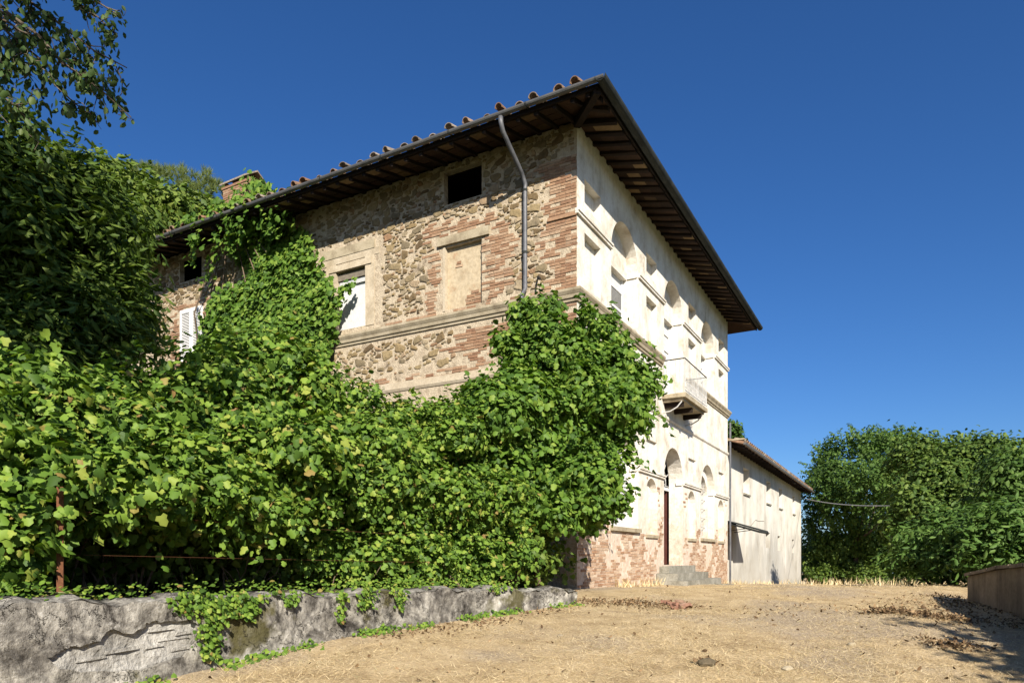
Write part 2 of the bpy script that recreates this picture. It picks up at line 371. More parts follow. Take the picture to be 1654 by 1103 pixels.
# lintel and pale jamb strip of the blind window
b = MB(); b.box(-3.63, -2.20, -.06, .05, 8.08, 8.275, .008); b.build('lintel', M['sandstone'], villa)
b = MB(); b.box(-3.50, -3.43, -.012, .098, 6.53, 8.06, .004); b.build('window_jamb', M['cream'], villa)
# white half-open window with plaster surround
b = MB(); b.box(-7.25, -6.93, -.02, .1, 6.58, 8.35, .006); b.build('window_jamb', M['cream'], villa)
b = MB(); b.box(-5.91, -5.62, -.02, .1, 6.58, 8.35, .006); b.build('window_jamb', M['cream'], villa)
b = MB(); b.box(-7.15, -5.70, -.045, .1, 8.15, 8.30, .006); b.build('window_head', M['cream'], villa)
b = MB(); b.box(-7.45, -5.45, -.018, .1, 8.352, 8.52, .006); b.build('plaster_band', M['cream'], villa)
b = MB(); b.box(-7.35, -5.60, -.03, .1, 8.522, 8.76, .008); b.build('lintel', M['sandstone'], villa)
w = panel('window', ml, rect(5.91, 6.93, 6.60, 8.15), .16, M['shutter'], villa); w["label"] = "white boarded window half hidden by vine"
b = MB(); b.box(-6.92, -5.92, .06, .158, 7.93, 8.08); b.build('roller_box', M['wood'], w)
b = MB()
for k in range(4): b.box(-6.90, -5.93, .10, .157, 7.80 + .03 * k, 7.823 + .03 * k)
b.build('slats', M['shutter'], w)
b = MB(); b.box(-5.975, -5.915, .07, .157, 6.60, 7.93); b.build('frame', M['shutter'], w)
w3 = panel('window', ml, rect(9.1, 10.15, 6.60, 8.15), .12, M['shutter'], villa)
b = MB(); b.box(-9.66, -9.60, .08, .119, 6.60, 8.15); b.build('frame', M['white'], w3)
# louvred shutters
panel('window', ml, rect(12.3, 13.36, 6.66, 8.25), .05, M['interior'], villa)
for k in range(2):
    a0 = 12.3 + .53 * k; a1 = a0 + .525
    b = MB(); b.box(-a0 - .07, -a0, -.03, .01, 6.66, 8.25); b.box(-a1, -a1 + .07, -.03, .01, 6.66, 8.25)
    b.box(-a1 + .07, -a0 - .07, -.03, .01, 6.66, 6.78); b.box(-a1 + .07, -a0 - .07, -.03, .01, 8.14, 8.25)
    sh = b.build('shutter', M['white'], villa); sh["label"] = "white louvred shutter"
    b = MB(); z = 6.80
    while z < 8.12:
        i0 = len(b.v); b.box(-a1 + .07, -a0 - .07, -.022, -.012, z, z + .045)
        for i in range(i0, i0 + 8):
            x, y, zz = b.v[i]; b.v[i] = (x, y + (zz - z) * .7, zz)
        z += .047
    b.build('slats', M['white'], sh)
b = MB(); b.box(-13.5, -12.15, -.10, .02, 6.55, 6.64, .004); b.build('window_sill', M['brick'], villa)

# --- mouldings that run round the corner
def moulding(name, prof, segsL, segsR, mat):
    for (t0, t1) in segsL:
        v = []; f = []; n = len(prof)
        for (p, z) in prof: v.append((-(t0 if t0 > .01 else -p), -p, z))
        for (p, z) in prof: v.append((-t1, -p, z))
        f = [(i, (i + 1) % n, n + (i + 1) % n, n + i) for i in range(n)] + [tuple(range(n))[::-1], tuple(range(n, 2 * n))]
        mesh(name, v, f, mat, villa)
    for (t0, t1) in segsR:
        v = []; n = len(prof)
        for (p, z) in prof: v.append((p, (t0 if t0 > .01 else -p), z))
        for (p, z) in prof: v.append((p, t1 if t1 < RT else RT + p, z))
        f = [(i, (i + 1) % n, n + (i + 1) % n, n + i) for i in range(n)] + [tuple(range(n))[::-1], tuple(range(n, 2 * n))]
        mesh(name, v, f, mat, villa)
A2 = (6.22, 8.17)
moulding('string_course', [(-.05, 6.16), (.035, 6.16), (.045, 6.22), (.075, 6.23), (.09, 6.30), (.10, 6.31), (.135, 6.37), (.135, 6.42), (-.05, 6.44)], [(0, LT)], [(0, 5.95), (8.6, RT)], M['sandstone'])
moulding('lower_band', [(-.03, 4.78), (.02, 4.78), (.05, 4.84), (.05, 5.0), (-.03, 5.02)], [(0, 7.6)], [], M['cream'])
moulding('lower_band', [(-.03, 4.70), (.015, 4.70), (.045, 4.74), (.045, 4.80), (-.03, 4.82)], [], [(0, RT)], M['facade'])
# broken end of the impost moulding wrapped round the corner
b = MB(); b.box(-.70, .0, -.045, .02, 8.0, 8.075, .006); b.build('impost_moulding', M['brick'], villa)

# --- white front
ARC = [(2.0, 3.94), A2, (10.44, 12.38)]
FL = [(.4, 1.33), (4.61, 5.53), (8.85, 9.77), (13.05, 13.95)]
holesR = []
for (a, c) in ARC:
    zb = 5.36 if (a, c) == A2 else 6.60
    holesR.append((arch(a, c, zb, 8.06), .30))
for (a, c) in FL:
    holesR += [(rect(a, c, 8.38, 8.97), .17), (rect(a, c, 6.60, 7.79), .15), (rect(a, c, 3.42, 3.90), .07)]
GN = [(.35, 1.3), (4.58, 5.56), (8.76, 9.72), (12.95, 13.93)]
for (a, c) in GN: holesR.append((arch(a, c, 1.28, 2.36, 12), .20))
holesR.append((arch(2.0, 3.94, 1.40, 2.98), .30))
holesR.append((arch(6.2, 8.2, .42, 2.98), .45))
holesR.append((arch(10.44, 12.38, 1.32, 2.98), .22))
front = facade('front_wall', mr, rect(0, RT, -2, ZT), holesR, M['facade'], villa)
for (a, c) in FL:
    panel('blind_panel', mr, rect(a, c, 8.38, 8.97), .17, M['facade'], villa)
    panel('blind_panel', mr, rect(a, c, 6.60, 7.79), .15, M['facade'], villa)
    panel('blind_panel', mr, rect(a, c, 3.42, 3.90), .07, M['facade'], villa)
for (a, c) in GN:
    panel('niche_back', mr, arch(a, c, 1.28, 2.36, 12), .20, M['facade'], villa)
    b = MB(); b.box(-.1, .05, a - .03, c + .03, 1.19, 1.275, .004); b.build('niche_sill', M['sandstone'], villa)
for i, (a, c) in enumerate(ARC):
    zb = 5.36 if i == 1 else 6.60
    panel('arch_back', mr, arch(a, c, zb, 8.06), .30, M['facade'], villa, [(rect(a + .1, c - .04, zb + .01, 8.0), .14)])
    wp = panel('window', mr, rect(a + .1, c - .04, zb + .01, 8.0), .44, M['shutter'], villa)
    mid = (a + c) / 2 + .03
    b = MB()
    for q in (a + .1, mid - .04, c - .12): b.box(-.439, -.405, q, q + .08, zb + .01, 8.0)
    for zz in (zb + .01, 7.12, 7.62): b.box(-.4385, -.41, a + .18, mid - .04, zz, zz + .06); b.box(-.4385, -.41, mid + .04, c - .12, zz, zz + .06)
    b.build('frame', M['white'], wp)
    if i == 0:
        for (q0, q1) in ((a + .18, mid - .04), (mid + .04, c - .12)):
            b = MB(); b.box(-.434, -.424, q0, q1, 6.67, 7.62); b.build('pane', M['glass'], wp)
# impost mouldings between the arches, with returns on the far jambs
for z, gaps, dep in ((8.03, ARC, .30), (2.93, [(2.0, 3.94), (6.2, 8.2), (10.44, 12.38)], .22)):
    e = [(-.05 if z > 5 else .0, gaps[0][0])] + [(gaps[k][1], gaps[k + 1][0]) for k in range(2)] + [(gaps[2][1], RT + .04)]
    for k, (t0, t1) in enumerate(e):
        b = MB(); b.box(-.02, .05, t0, t1, z, z + .06); b.box(-.02, .075, t0 - .0, t1, z + .06, z + .11)
        if k: b.box(-dep + .003, -.02, t0 - .045, t0 + .02, z, z + .10)
        b.build('impost_moulding', M['facade'], villa)
# ground floor openings
wp = panel('window', mr, arch(2.0, 3.94, 1.40, 2.98), .30, M['shutter'], villa)
b = MB(); b.box(-.1, .08, 1.94, 4.0, 1.30, 1.40, .004); b.build('window_sill', M['sandstone'], villa)
panel('arch_back', mr, arch(10.44, 12.38, 1.32, 2.98), .22, M['facade'], villa, [(arch(10.60, 12.20, 1.42, 2.80), .20)])
wp = panel('window', mr, arch(10.60, 12.20, 1.42, 2.80), .42, M['glass'], villa)
b = MB()
for k in range(1, 6): b.tube([(-.30, 10.60 + .267 * k, 1.42), (-.30, 10.60 + .267 * k, 3.3)], .012, 5)
for k in range(1, 6): b.tube([(-.30, 10.60, 1.42 + .33 * k), (-.30, 12.2, 1.42 + .33 * k)], .014, 5)
b.build('grille', M['iron_pale'], wp)
for k in range(3):
    b = MB(); zz = 1.85 + .42 * k; b.tube([(-.3, 10.9, zz + .1), (-.2, 11.05, zz + .02), (-.19, 11.0, zz - .05)], .022, 5); b.tube([(-.3, 11.35, zz + .1), (-.21, 11.2, zz), (-.2, 11.1, zz - .02)], .022, 5)
    b.build('hook', M['dark'], wp)
b = MB(); b.box(-.15, .08, 10.38, 12.46, 1.22, 1.317, .004); b.build('window_sill', M['sandstone'], villa)
# doorway: one red leaf ajar, torn white board, wrought fanlight
dr = tag(empty('door'), "dark red door standing ajar under an arched fanlight"); dr.parent = villa
b = MB(); b.box(-.52, -.46, 6.22, 6.98, .43, 2.75); b.box(-.455, -.43, 6.30, 6.90, .6, 1.4); b.box(-.455, -.43, 6.30, 6.90, 1.55, 2.6); b.build('door_leaf', M['door'], dr)
b = MB(); b.box(-1.30, -.50, 8.10, 8.16, .43, 2.75); b.build('door_leaf', M['door'], dr)
b = MB(); b.box(-.50, -.44, 6.2, 8.2, 2.76, 2.86); b.build('transom', M['shutter'], dr)
b = MB(); b.v = [(-.40, 6.3, 2.75), (-.40, 7.35, 2.70), (-.41, 7.0, 2.35), (-.40, 6.62, 2.25), (-.40, 6.36, 1.75), (-.38, 6.3, 2.75), (-.38, 7.35, 2.70), (-.39, 7.0, 2.35), (-.38, 6.62, 2.25), (-.38, 6.36, 1.75)]
b.f = [(0, 1, 2, 3, 4), (9, 8, 7, 6, 5)] + [(i, (i + 1) % 5, 5 + (i + 1) % 5, 5 + i) for i in range(5)]; b.build('torn_board', M['white'], dr)
b = MB()
for k in range(0, 9):
    w_ = math.pi * k / 8; b.tube([(-.45, 7.2, 2.9), (-.45, 7.2 + .96 * math.cos(w_), 2.9 + 1.02 * math.sin(w_))], .014, 5)
for rr in (.35, .65):
    b.tube([(-.45, 7.2 + rr * math.cos(math.pi * k / 12), 2.9 + rr * math.sin(math.pi * k / 12)) for k in range(13)], .014, 5)
for k in range(5):
    w_ = math.pi * (k + .5) / 5
    b.tube([(-.45, 7.2 + .5 * math.cos(w_) + .12 * math.cos(q), 2.9 + .5 * math.sin(w_) + .12 * math.sin(q)) for q in np.linspace(0, 5.2, 9)], .014, 5)
b.build('fanlight_grille', M['iron_pale'], dr)
# steps
zs = [.40, .20, .0, -.20]
for k, zt in enumerate(zs):
    b = MB(); b.box(-.42 if k == 0 else .02, .28 + .34 * k, 5.75 - .3 * k, 8.65 + .3 * k, zt - (.2 if k < 3 else .9) + .002, zt, .006); b.build('step', M['step'], villa)
# balcony
bal = tag(empty('balcony'), "small balcony with pale iron railing and dark underside"); bal.parent = villa
b = MB(); b.box(.002, .69, 6.0, 8.56, 5.24, 5.36, .006); b.box(.002, .60, 6.1, 8.46, 5.16, 5.24, .004); b.build('slab', M['sandstone'], bal)
for q in (6.25, 7.2, 8.2):
    b = MB(); b.box(.0, .55, q, q + .12, 5.02, 5.16, .006); b.build('corbel', M['rafter'], bal)
for q in (6.1, 8.4):
    b = MB(); b.tube([(.02, q, 4.86), (.22, q, 4.88), (.42, q, 4.98), (.56, q, 5.14)], .02, 6); b.build('iron_strut', M['iron_pale'], bal)
def rail(p, q, name, r=.014): b = MB(); b.tube([p, q], r, 5); return b.build(name, M['iron_pale'] if name != 'top_rail' else M['dark'], bal)
rail((.66, 6.03, 6.34), (.66, 8.53, 6.34), 'top_rail', .02); rail((.0, 6.03, 6.34), (.66, 6.03, 6.34), 'top_rail', .02); rail((.0, 8.53, 6.34), (.66, 8.53, 6.34), 'top_rail', .02)
rail((.66, 6.03, 5.44), (.66, 8.53, 5.44), 'bottom_rail')
for k in range(19): rail((.66, 6.03 + 2.5 * k / 18, 5.36), (.66, 6.03 + 2.5 * k / 18, 6.33), 'baluster', .011)
for k in range(1, 5):
    for q in (6.03, 8.53): rail((.66 * k / 5, q, 5.36), (.66 * k / 5, q, 6.33), 'baluster', .011)
b = MB()
for k in range(18):
    c0 = 6.03 + 2.5 * (k + .5) / 18
    b.tube([(.66, c0 + .05 * math.cos(q), 5.62 + .1 * math.sin(q)) for q in np.linspace(0, 6.28, 9)], .008, 4)
b.build('scrollwork', M['iron_pale'], bal)

# other two walls close the house
facade('back_wall', lambda t, z, d: (-LT, t, z), rect(0, RT, -2, ZT), [], M['mortar'], villa)
facade('side_wall', lambda t, z, d: (-t, RT, z), rect(0, LT, -2, ZT), [], M['facade'], villa)
b = MB(); b.box(-LT + .01, -.6, .6, RT - .01, 5.2, 5.3); b.build('floor_slab', M['interior'], villa)
b = MB(); b.box(-LT + .01, -.6, .6, RT - .01, 8.6, 8.7); b.build('floor_slab', M['interior'], villa)
b = MB(); b.box(-LT + .01, -.6, .6, RT - .01, -.2, .41); b.build('floor_slab', M['interior'], villa)
b = MB(); b.box(-2.6, -2.5, .6, RT - .6, .41, 5.2); b.build('inner_wall', M['interior'], villa)
b = MB(); b.box(-LT + .01, -.6, 2.6, 2.7, 8.7, 10); b.build('inner_wall', M['interior'], villa)

# --- roof
OA, OB, SL = 1.06, .92, .26              # overhang over flank, over front, slope
x0, x1, y0, y1 = -LT - OB, OB, -OA, RT + OA
hr = min((x1 - x0), (y1 - y0)) / 2
def roof_z(x, y, base): return base + SL * min(x - x0, x1 - x, y - y0, y1 - y)
def roof_mesh(name, base, mat, grow=0.0):
    X0, X1, Y0, Y1 = x0 - grow, x1 + grow, y0 - grow, y1 + grow
    h = min((X1 - X0), (Y1 - Y0)) / 2; zt = base + SL * h
    if (X1 - X0) > (Y1 - Y0): ra, rb = (X0 + h, (Y0 + Y1) / 2, zt), (X1 - h, (Y0 + Y1) / 2, zt); fs = [(0, 1, 5, 4), (1, 2, 5), (2, 3, 4, 5), (3, 0, 4)]
    else: ra, rb = ((X0 + X1) / 2, Y0 + h, zt), ((X0 + X1) / 2, Y1 - h, zt); fs = [(0, 1, 4), (1, 2, 5, 4), (2, 3, 5), (3, 0, 4, 5)]
    return mesh(name, [(X0, Y0, base), (X1, Y0, base), (X1, Y1, base), (X0, Y1, base), ra, rb], fs, mat, villa)
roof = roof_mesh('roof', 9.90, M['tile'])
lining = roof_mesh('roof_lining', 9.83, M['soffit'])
b = MB(); b.box(x0, x1, y0 - .012, y0 + .03, 9.80, 9.90); b.build('fascia', M['rafter'], villa)
b = MB(); b.box(x1 - .03, x1 + .012, y0, y1, 9.80, 9.90); b.build('fascia', M['rafter'], villa)
# rafters and soffit tiles between them
RH = .11
def rafter_mesh(name, L_):
    z = SL; b = MB(); b.v = [(-.045, 0, 0), (.045, 0, 0), (.045, 0, -RH), (-.045, 0, -RH * .8), (-.045, L_, z * L_), (.045, L_, z * L_), (.045, L_, z * L_ - RH), (-.045, L_, z * L_ - RH)]
    b.f = [(0, 1, 2, 3), (4, 7, 6, 5), (0, 4, 5, 1), (1, 5, 6, 2), (2, 6, 7, 3), (3, 7, 4, 0)]
    me = bpy.data.meshes.new(name); me.from_pydata(b.v, [], b.f); me.materials.append(M['rafter']); return me
ra_me = rafter_mesh('rafter', OA + .12); rb_me = rafter_mesh('rafter', OB + .12)
sb = MB(); sb.v = [(-.15, 0, 0), (.15, 0, 0), (.15, .30, .30 * SL), (-.15, .30, .30 * SL), (-.15, 0, -.025), (.15, 0, -.025), (.15, .30, .30 * SL - .025), (-.15, .30, .30 * SL - .025)]
sb.f = [(0, 1, 2, 3), (7, 6, 5, 4), (0, 4, 5, 1), (1, 5, 6, 2), (2, 6, 7, 3), (3, 7, 4, 0)]
st_me = bpy.data.meshes.new('soffit_tile'); st_me.from_pydata(sb.v, [], sb.f); st_me.materials.append(M['soffit'])
def put(me, name, loc, rz, parent, rx=0, ry=0, sc=(1, 1, 1)):
    o = bpy.data.objects.new(name, me); o.location = loc; o.rotation_euler = (rx, ry, rz); o.scale = sc
    return link(o, parent)
zr = 9.825
n = int((LT - .2) / .42)
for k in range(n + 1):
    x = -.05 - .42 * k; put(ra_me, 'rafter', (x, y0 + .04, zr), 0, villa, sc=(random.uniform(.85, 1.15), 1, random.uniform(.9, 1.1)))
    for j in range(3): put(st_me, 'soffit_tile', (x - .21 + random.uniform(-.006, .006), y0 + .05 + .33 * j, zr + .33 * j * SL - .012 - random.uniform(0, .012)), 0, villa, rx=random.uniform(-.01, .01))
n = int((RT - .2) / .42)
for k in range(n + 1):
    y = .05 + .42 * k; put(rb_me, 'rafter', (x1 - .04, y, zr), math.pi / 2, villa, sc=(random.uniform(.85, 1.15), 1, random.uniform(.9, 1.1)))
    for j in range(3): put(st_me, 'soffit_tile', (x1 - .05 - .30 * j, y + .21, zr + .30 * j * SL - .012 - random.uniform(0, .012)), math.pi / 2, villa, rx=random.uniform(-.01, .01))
# hip rafter and the jack rafters at the corner
b = MB(); b.v = []
d = Vector((OB, -OA, 0)).normalized(); nrm = Vector((-d.y, d.x, 0)); L_ = math.hypot(OA, OB)
for s_, zz in ((0, 9.83 + SL * min(OA, OB)), (L_ * .97, 9.835)):
    c = d * s_
    for w_, h in ((-.07, 0), (.07, 0), (.07, -.20 if s_ == 0 else -.12), (-.07, -.20 if s_ == 0 else -.12)): b.v.append((c.x + nrm.x * w_, c.y + nrm.y * w_, zz + h))
b.f = [(0, 1, 2, 3), (4, 7, 6, 5), (0, 4, 5, 1), (1, 5, 6, 2), (2, 6, 7, 3), (3, 7, 4, 0)]; b.build('hip_rafter', M['rafter'], villa)
for x in (.35, .68): put(ra_me, 'rafter', (x, y0 + .04, zr), 0, villa, sc=(1, (.62, .25)[x > .5], 1))
for y in (-.38, -.74): put(rb_me, 'rafter', (x1 - .04, y, zr), math.pi / 2, villa, sc=(1, (.58, .25)[y < -.5], 1))
# half-round gutters
def gutter(p, q, mat, r=.085):
    p = Vector(p); q = Vector(q); d = (q - p).normalized(); s_ = Vector((-d.y, d.x, 0)); v = []; K = 8
    for e in (p, q):
        for rr in (r, r - .008):
            for k in range(K + 1):
                w_ = math.pi * k / K; v.append(tuple(e + s_ * (rr * math.cos(w_)) + Vector((0, 0, -rr * math.sin(w_)))))
    n = K + 1; f = []
    for k in range(K):
        f += [(k, k + 1, 2 * n + k + 1, 2 * n + k), (n + k, 3 * n + k, 3 * n + k + 1, n + k + 1), (k, n + k, n + k + 1, k + 1), (2 * n + k, 2 * n + k + 1, 3 * n + k + 1, 3 * n + k)]
    f += [(0, 2 * n, 3 * n, n), (K, n + K, 3 * n + K, 2 * n + K)]
    return mesh('gutter', v, f, mat, villa)
gutter((x0, y0 - .10, 9.93), (x1 + .18, y0 - .10, 9.93), M['gutter_grey'], .072)
gutter((x1 + .115, y0 - .18, 9.925), (x1 + .115, y1 + .1, 9.925), M['gutter'], .11)
for k in range(9):
    b = MB(); x = -.6 - 1.9 * k
    b.tube([(x, y0 - .10 + .08 * math.cos(w_), 9.93 - .08 * math.sin(w_)) for w_ in np.linspace(0, math.pi, 9)], .012, 4); b.build('gutter_bracket', M['gutter'], villa)
# downpipe with offset
b = MB(); b.tube([(-1.22, y0 - .10, 9.86), (-1.22, y0 - .10, 9.74), (-1.22, y0 - .02, 9.60), (-1.22, -.25, 9.12), (-1.22, -.09, 8.95), (-1.22, -.09, 8.8), (-1.22, -.09, 6.62), (-1.22, -.24, 6.42), (-1.22, -.24, 6.05), (-1.22, -.09, 5.85), (-1.22, -.09, 0)], .05, 12)
dp = b.build('downpipe', M['pipe'], villa, True)
for zz in (8.78, 7.4):
    b = MB(); b.tube([(-1.22, -.09, zz), (-1.22, -.09, zz + .05)], .058, 12); b.box(-1.23, -1.21, -.05, .02, zz + .01, zz + .04); b.build('pipe_clip', M['gutter'], dp)
b = MB(); b.tube([(-.95, .02, 6.86), (-.86, -.16, 6.80), (-.72, -.34, 6.66)], .022, 6); b.build('iron_bracket', M['dark'], villa)
b = MB(); b.tube([(.09, RT + .05, 6.0), (.09, RT + .05, -.5)], .04, 8); b.build('downpipe', M['pipe'], villa)

# coppi on the eaves
def coppo(L_=.46, r0=.106, r1=.085):
    v = []; f = []; K = 8
    for (y, r) in ((0, r0), (L_, r1)):
        for rr in (r, r - .016):
            for k in range(K + 1):
                w_ = math.pi * k / K; v.append((rr * math.cos(w_), y, rr * math.sin(w_) * .95))
    n = K + 1
    for k in range(K):
        f += [(k, k + 1, 2 * n + k + 1, 2 * n + k), (n + k, 3 * n + k, 3 * n + k + 1, n + k + 1), (k, n + k, n + k + 1, k + 1), (2 * n + k, 2 * n + k + 1, 3 * n + k + 1, 3 * n + k)]
    f += [(0, 2 * n, 3 * n, n), (K, n + K, 3 * n + K, 2 * n + K)]
    return v, f
cv, cf = coppo()
c_me = bpy.data.meshes.new('roof_tile'); c_me.from_pydata(cv, [], cf); c_me.materials.append(M['tile'])
av = np.array(cv); TV = []; TF = []
th = math.atan(SL); cth, sth = math.cos(th), math.sin(th)
n = int((x1 - x0 - .3) / .43)
for k in range(n):
    x = x1 - .45 - .43 * k
    put(c_me, 'roof_tile', (x + random.uniform(-.07, .07), y0 - .10 + random.uniform(-.09, .10), 9.965 + random.uniform(0, .035)), random.uniform(-.16, .16), roof, rx=th + random.uniform(-.07, .05), sc=(random.uniform(.8, 1.1), 1, random.uniform(.75, 1.1)))
    for j in range(1, 6):
        yy = y0 + .32 * j
        if x1 - x < (yy - y0): continue
        a = av.copy(); a = np.stack([a[:, 0], a[:, 1] * cth - a[:, 2] * sth, a[:, 1] * sth + a[:, 2] * cth], 1)
        b0 = len(TV); TV += [tuple(p) for p in a + np.array([x + random.uniform(-.015, .015), yy - .08, 9.955 + SL * (yy - y0)])]; TF += [tuple(b0 + i for i in q) for q in cf]
n = int((y1 - y0 - .3) / .43)
for k in range(n):
    y = y0 + .45 + .43 * k
    put(c_me, 'roof_tile', (x1 + .04, y, 9.915), math.pi / 2 + random.uniform(-.05, .05), roof, rx=th)
    for j in range(1, 6):
        q_ = .32 * j
        if y - y0 < q_: continue
        a = av.copy(); a = np.stack([a[:, 0], a[:, 1] * cth - a[:, 2] * sth, a[:, 1] * sth + a[:, 2] * cth], 1)
        a = np.stack([-a[:, 1], a[:, 0], a[:, 2]], 1)
        b0 = len(TV); TV += [tuple(p) for p in a + np.array([x1 - q_ + .08, y, 9.925 + SL * q_])]; TF += [tuple(b0 + i for i in q) for q in cf]
mesh('upper_roof_tiles', TV, TF, M['tile'], roof, kind='stuff')
# chimney
ch = tag(empty('chimney'), "brick chimney with a tilted tile cap, vine at its foot"); ch.parent = villa
cxl, cyl = -11.65, 1.0
b = MB(); b.box(cxl - .52, cxl + .52, cyl - .38, cyl + .38, 10.2, 11.95, .01); b.build('stack', M['mortar'], ch)
zc = 11.0; CB = []
while zc < 11.92:
    off = random.uniform(0, .2)
    for face in range(2):
        q = (-.54 if face == 0 else -.40) + off * .3; lim = .53 if face == 0 else .39
        while q < lim:
            e = min(q + random.uniform(.22, .27), lim)
            b = MB()
            if face == 0: b.box(cxl + q, cxl + e - .012, cyl - .395, cyl - .36, zc, zc + .055, .004)
            else: b.box(cxl + .50, cxl + .535, cyl + q, cyl + e - .012, zc, zc + .055, .004)
            CB.append(b); q = e
    zc += .068
for b in CB[:300]: b.build('brick', M['brick'], ch)
b = MB(); b.box(cxl - .56, cxl + .56, cyl - .42, cyl + .42, 11.95, 12.02, .008); b.build('cap_ledge', M['brick'], ch)
b = MB(); b.v = [(cxl - .60, cyl - .46, 12.08), (cxl + .56, cyl - .46, 12.10), (cxl + .56, cyl, 12.42), (cxl - .60, cyl, 12.40), (cxl - .60, cyl - .46, 12.13), (cxl + .56, cyl - .46, 12.15), (cxl + .56, cyl, 12.47), (cxl - .60, cyl, 12.45)]
b.f = [(0, 1, 2, 3), (7, 6, 5, 4), (0, 4, 5, 1), (1, 5, 6, 2), (2, 6, 7, 3), (3, 7, 4, 0)]; b.build('cap_slab', M['tile'], ch)
b = MB(); b.v = [(cxl - .60, cyl + .46, 12.08), (cxl + .56, cyl + .46, 12.10), (cxl + .56, cyl + .005, 12.42), (cxl - .60, cyl + .005, 12.40), (cxl - .60, cyl + .46, 12.13), (cxl + .56, cyl + .46, 12.15), (cxl + .56, cyl + .005, 12.47), (cxl - .60, cyl + .005, 12.45)]
b.f = [(0, 1, 2, 3), (7, 6, 5, 4), (0, 4, 5, 1), (1, 5, 6, 2), (2, 6, 7, 3), (3, 7, 4, 0)]; b.build('cap_slab', M['tile'], ch)
for q in (-.5, .42):
    b = MB(); b.box(cxl + q, cxl + q + .1, cyl - .35, cyl + .35, 12.02, 12.16, .006); b.build('cap_pier', M['brick'], ch)

# --- bricks and rubble stones of the stone flank
openL = [h[0] for h in holesL] + [rect(2.15, 3.68, 8.05, 8.30), rect(5.4, 7.5, 6.5, 8.8), rect(3.40, 3.52, 6.5, 8.1)]
def sinn(a, b): return .5 + .25 * (math.sin(a * 2.3 + b * 1.7) + math.sin(a * 5.1 - b * 3.9 + 1.3)) * .9 + .12 * math.sin(a * 9.7 + b * 11.3)
def brick_zone(t, z):
    j = (sinn(t * 1.3, z * 1.9) - .5) * .5
    if z > 6.57:
        if t < .78 + j and z < 9.3: return True
        if 1.62 + j < t < 2.42 and 6.5 < z < 8.35: return True
        if 3.46 < t < 3.98 + j * .8 and 6.5 < z < 8.0: return True
        if 2.0 < t < 4.0 and 8.27 < z < 8.62 + j * .6: return True
        if 12 < t < 13.7 and (8.25 < z < 8.45): return True
        if 13.36 < t < 13.9 + j or 11.7 + j < t < 12.3: return z < 8.3
        return False
    if 6.44 < z <= 6.57: return True
    if z < 6.1:
        if .75 + j < t < 3.3 + j * 2 and 5.35 + j < z < 6.02: return True
        if t < .6 + j: return True
        if 4.98 < z < 5.2 and 2.2 < t < 7.2: return sinn(t, z * 3) > .42
    return False
def plaster_zone(t, z):
    if z < 5.55 + (sinn(t, 2) - .5) * .9 and t > 1: return True
    if 5.3 < t < 7.6 and 6.5 < z < 8.85: return True
    if sinn(t * .9 + 4, z * 1.1) > .86: return True
    return False
BR = []      # bricks: (t0,t1,z0,z1)
z = 4.5; row = 0
while z < 9.35:
    h = .056 + random.uniform(-.004, .004); t = -.0 if row % 2 else -.0
    t += random.uniform(0, .03); first = True
    while t < 14.5:
        L_ = random.choice((.25, .26, .13, .24, .27)) if not first else (.26 if row % 2 else .13)
        first = False
        tm, zm = t + L_ / 2, z + h / 2
        if brick_zone(tm, zm) and random.random() > .17 and not any(inside((tt, zm), o) for o in openL for tt in (t + .01, tm, t + L_ - .02)):
            BR.append((t, t + L_ - .012, z, z + h))
        t += L_
    z += h + .0125; row += 1
BRF = []     # bare bricks low on the white front
z = -.35; row = 0
hR = [h[0] for h in holesR]
while z < 2.9:
    h = .056; t = random.uniform(0, .1)
    while t < RT - .2:
        L_ = random.choice((.25, .26, .13)); tm, zm = t + L_ / 2, z + h / 2
        keep = (2.5 - zm) * .35 + (sinn(tm * .9 + 2, zm * 1.1) - .5) * 1.3 + random.uniform(-.16, .16)
        if keep > .52 and not any(inside((tt, zz), o) for o in hR for tt in (t, t + L_) for zz in (z, z + h)) and not (5.6 < tm < 8.8 and z < .5): BRF.append((t, t + L_ - .012, z, z + h))
        t += L_
    z += .0685; row += 1
print('bricks', len(BR), len(BRF))
brick_var = []
for k in range(6):
    b = MB(); b.box(-.5, .5, -.5, .5, -.5, .5)
    b.v = [(x * (1 + random.uniform(-.03, .03)), y, zz * (1 + random.uniform(-.14, .14))) for (x, y, zz) in b.v]
    me = bpy.data.meshes.new('brick'); me.from_pydata(b.v, [], b.f); me.materials.append(M['brick']); brick_var.append(me)
def area_px(t, z): return 1.0 / (15 + t * .49)
def vis_brick(q): t, z = (q[0] + q[1]) / 2, (q[2] + q[3]) / 2; return (z > 6.4 or 1.3 < t < 6.5) and t < 5 
BRs = sorted(BR, key=lambda q: (not vis_brick(q), -(q[1] - q[0]) / (15 + q[0] * .49) + random.uniform(-.002, .002)))
rest = MB()
for i, (t0, t1, z0, z1) in enumerate(BRs):
    pr = random.uniform(.006, .020)
    if i < 300:
        put(random.choice(brick_var), 'brick', (-(t0 + t1) / 2, .03 - pr, (z0 + z1) / 2), random.uniform(-.012, .012), flank, ry=random.uniform(-.015, .015), sc=(t1 - t0, .06, z1 - z0))
    else: rest.box(-t1, -t0, -pr, .03, z0, z1, .004)
rest.build('small_bricks', M['brick'], flank, kind='stuff')
rest = MB()
for (t0, t1, z0, z1) in BRF: rest.box(-.03, random.uniform(.003, .014), t0, t1, z0, z1, .004)
rest.build('bare_bricks', M['brick_lime'], front, kind='stuff')
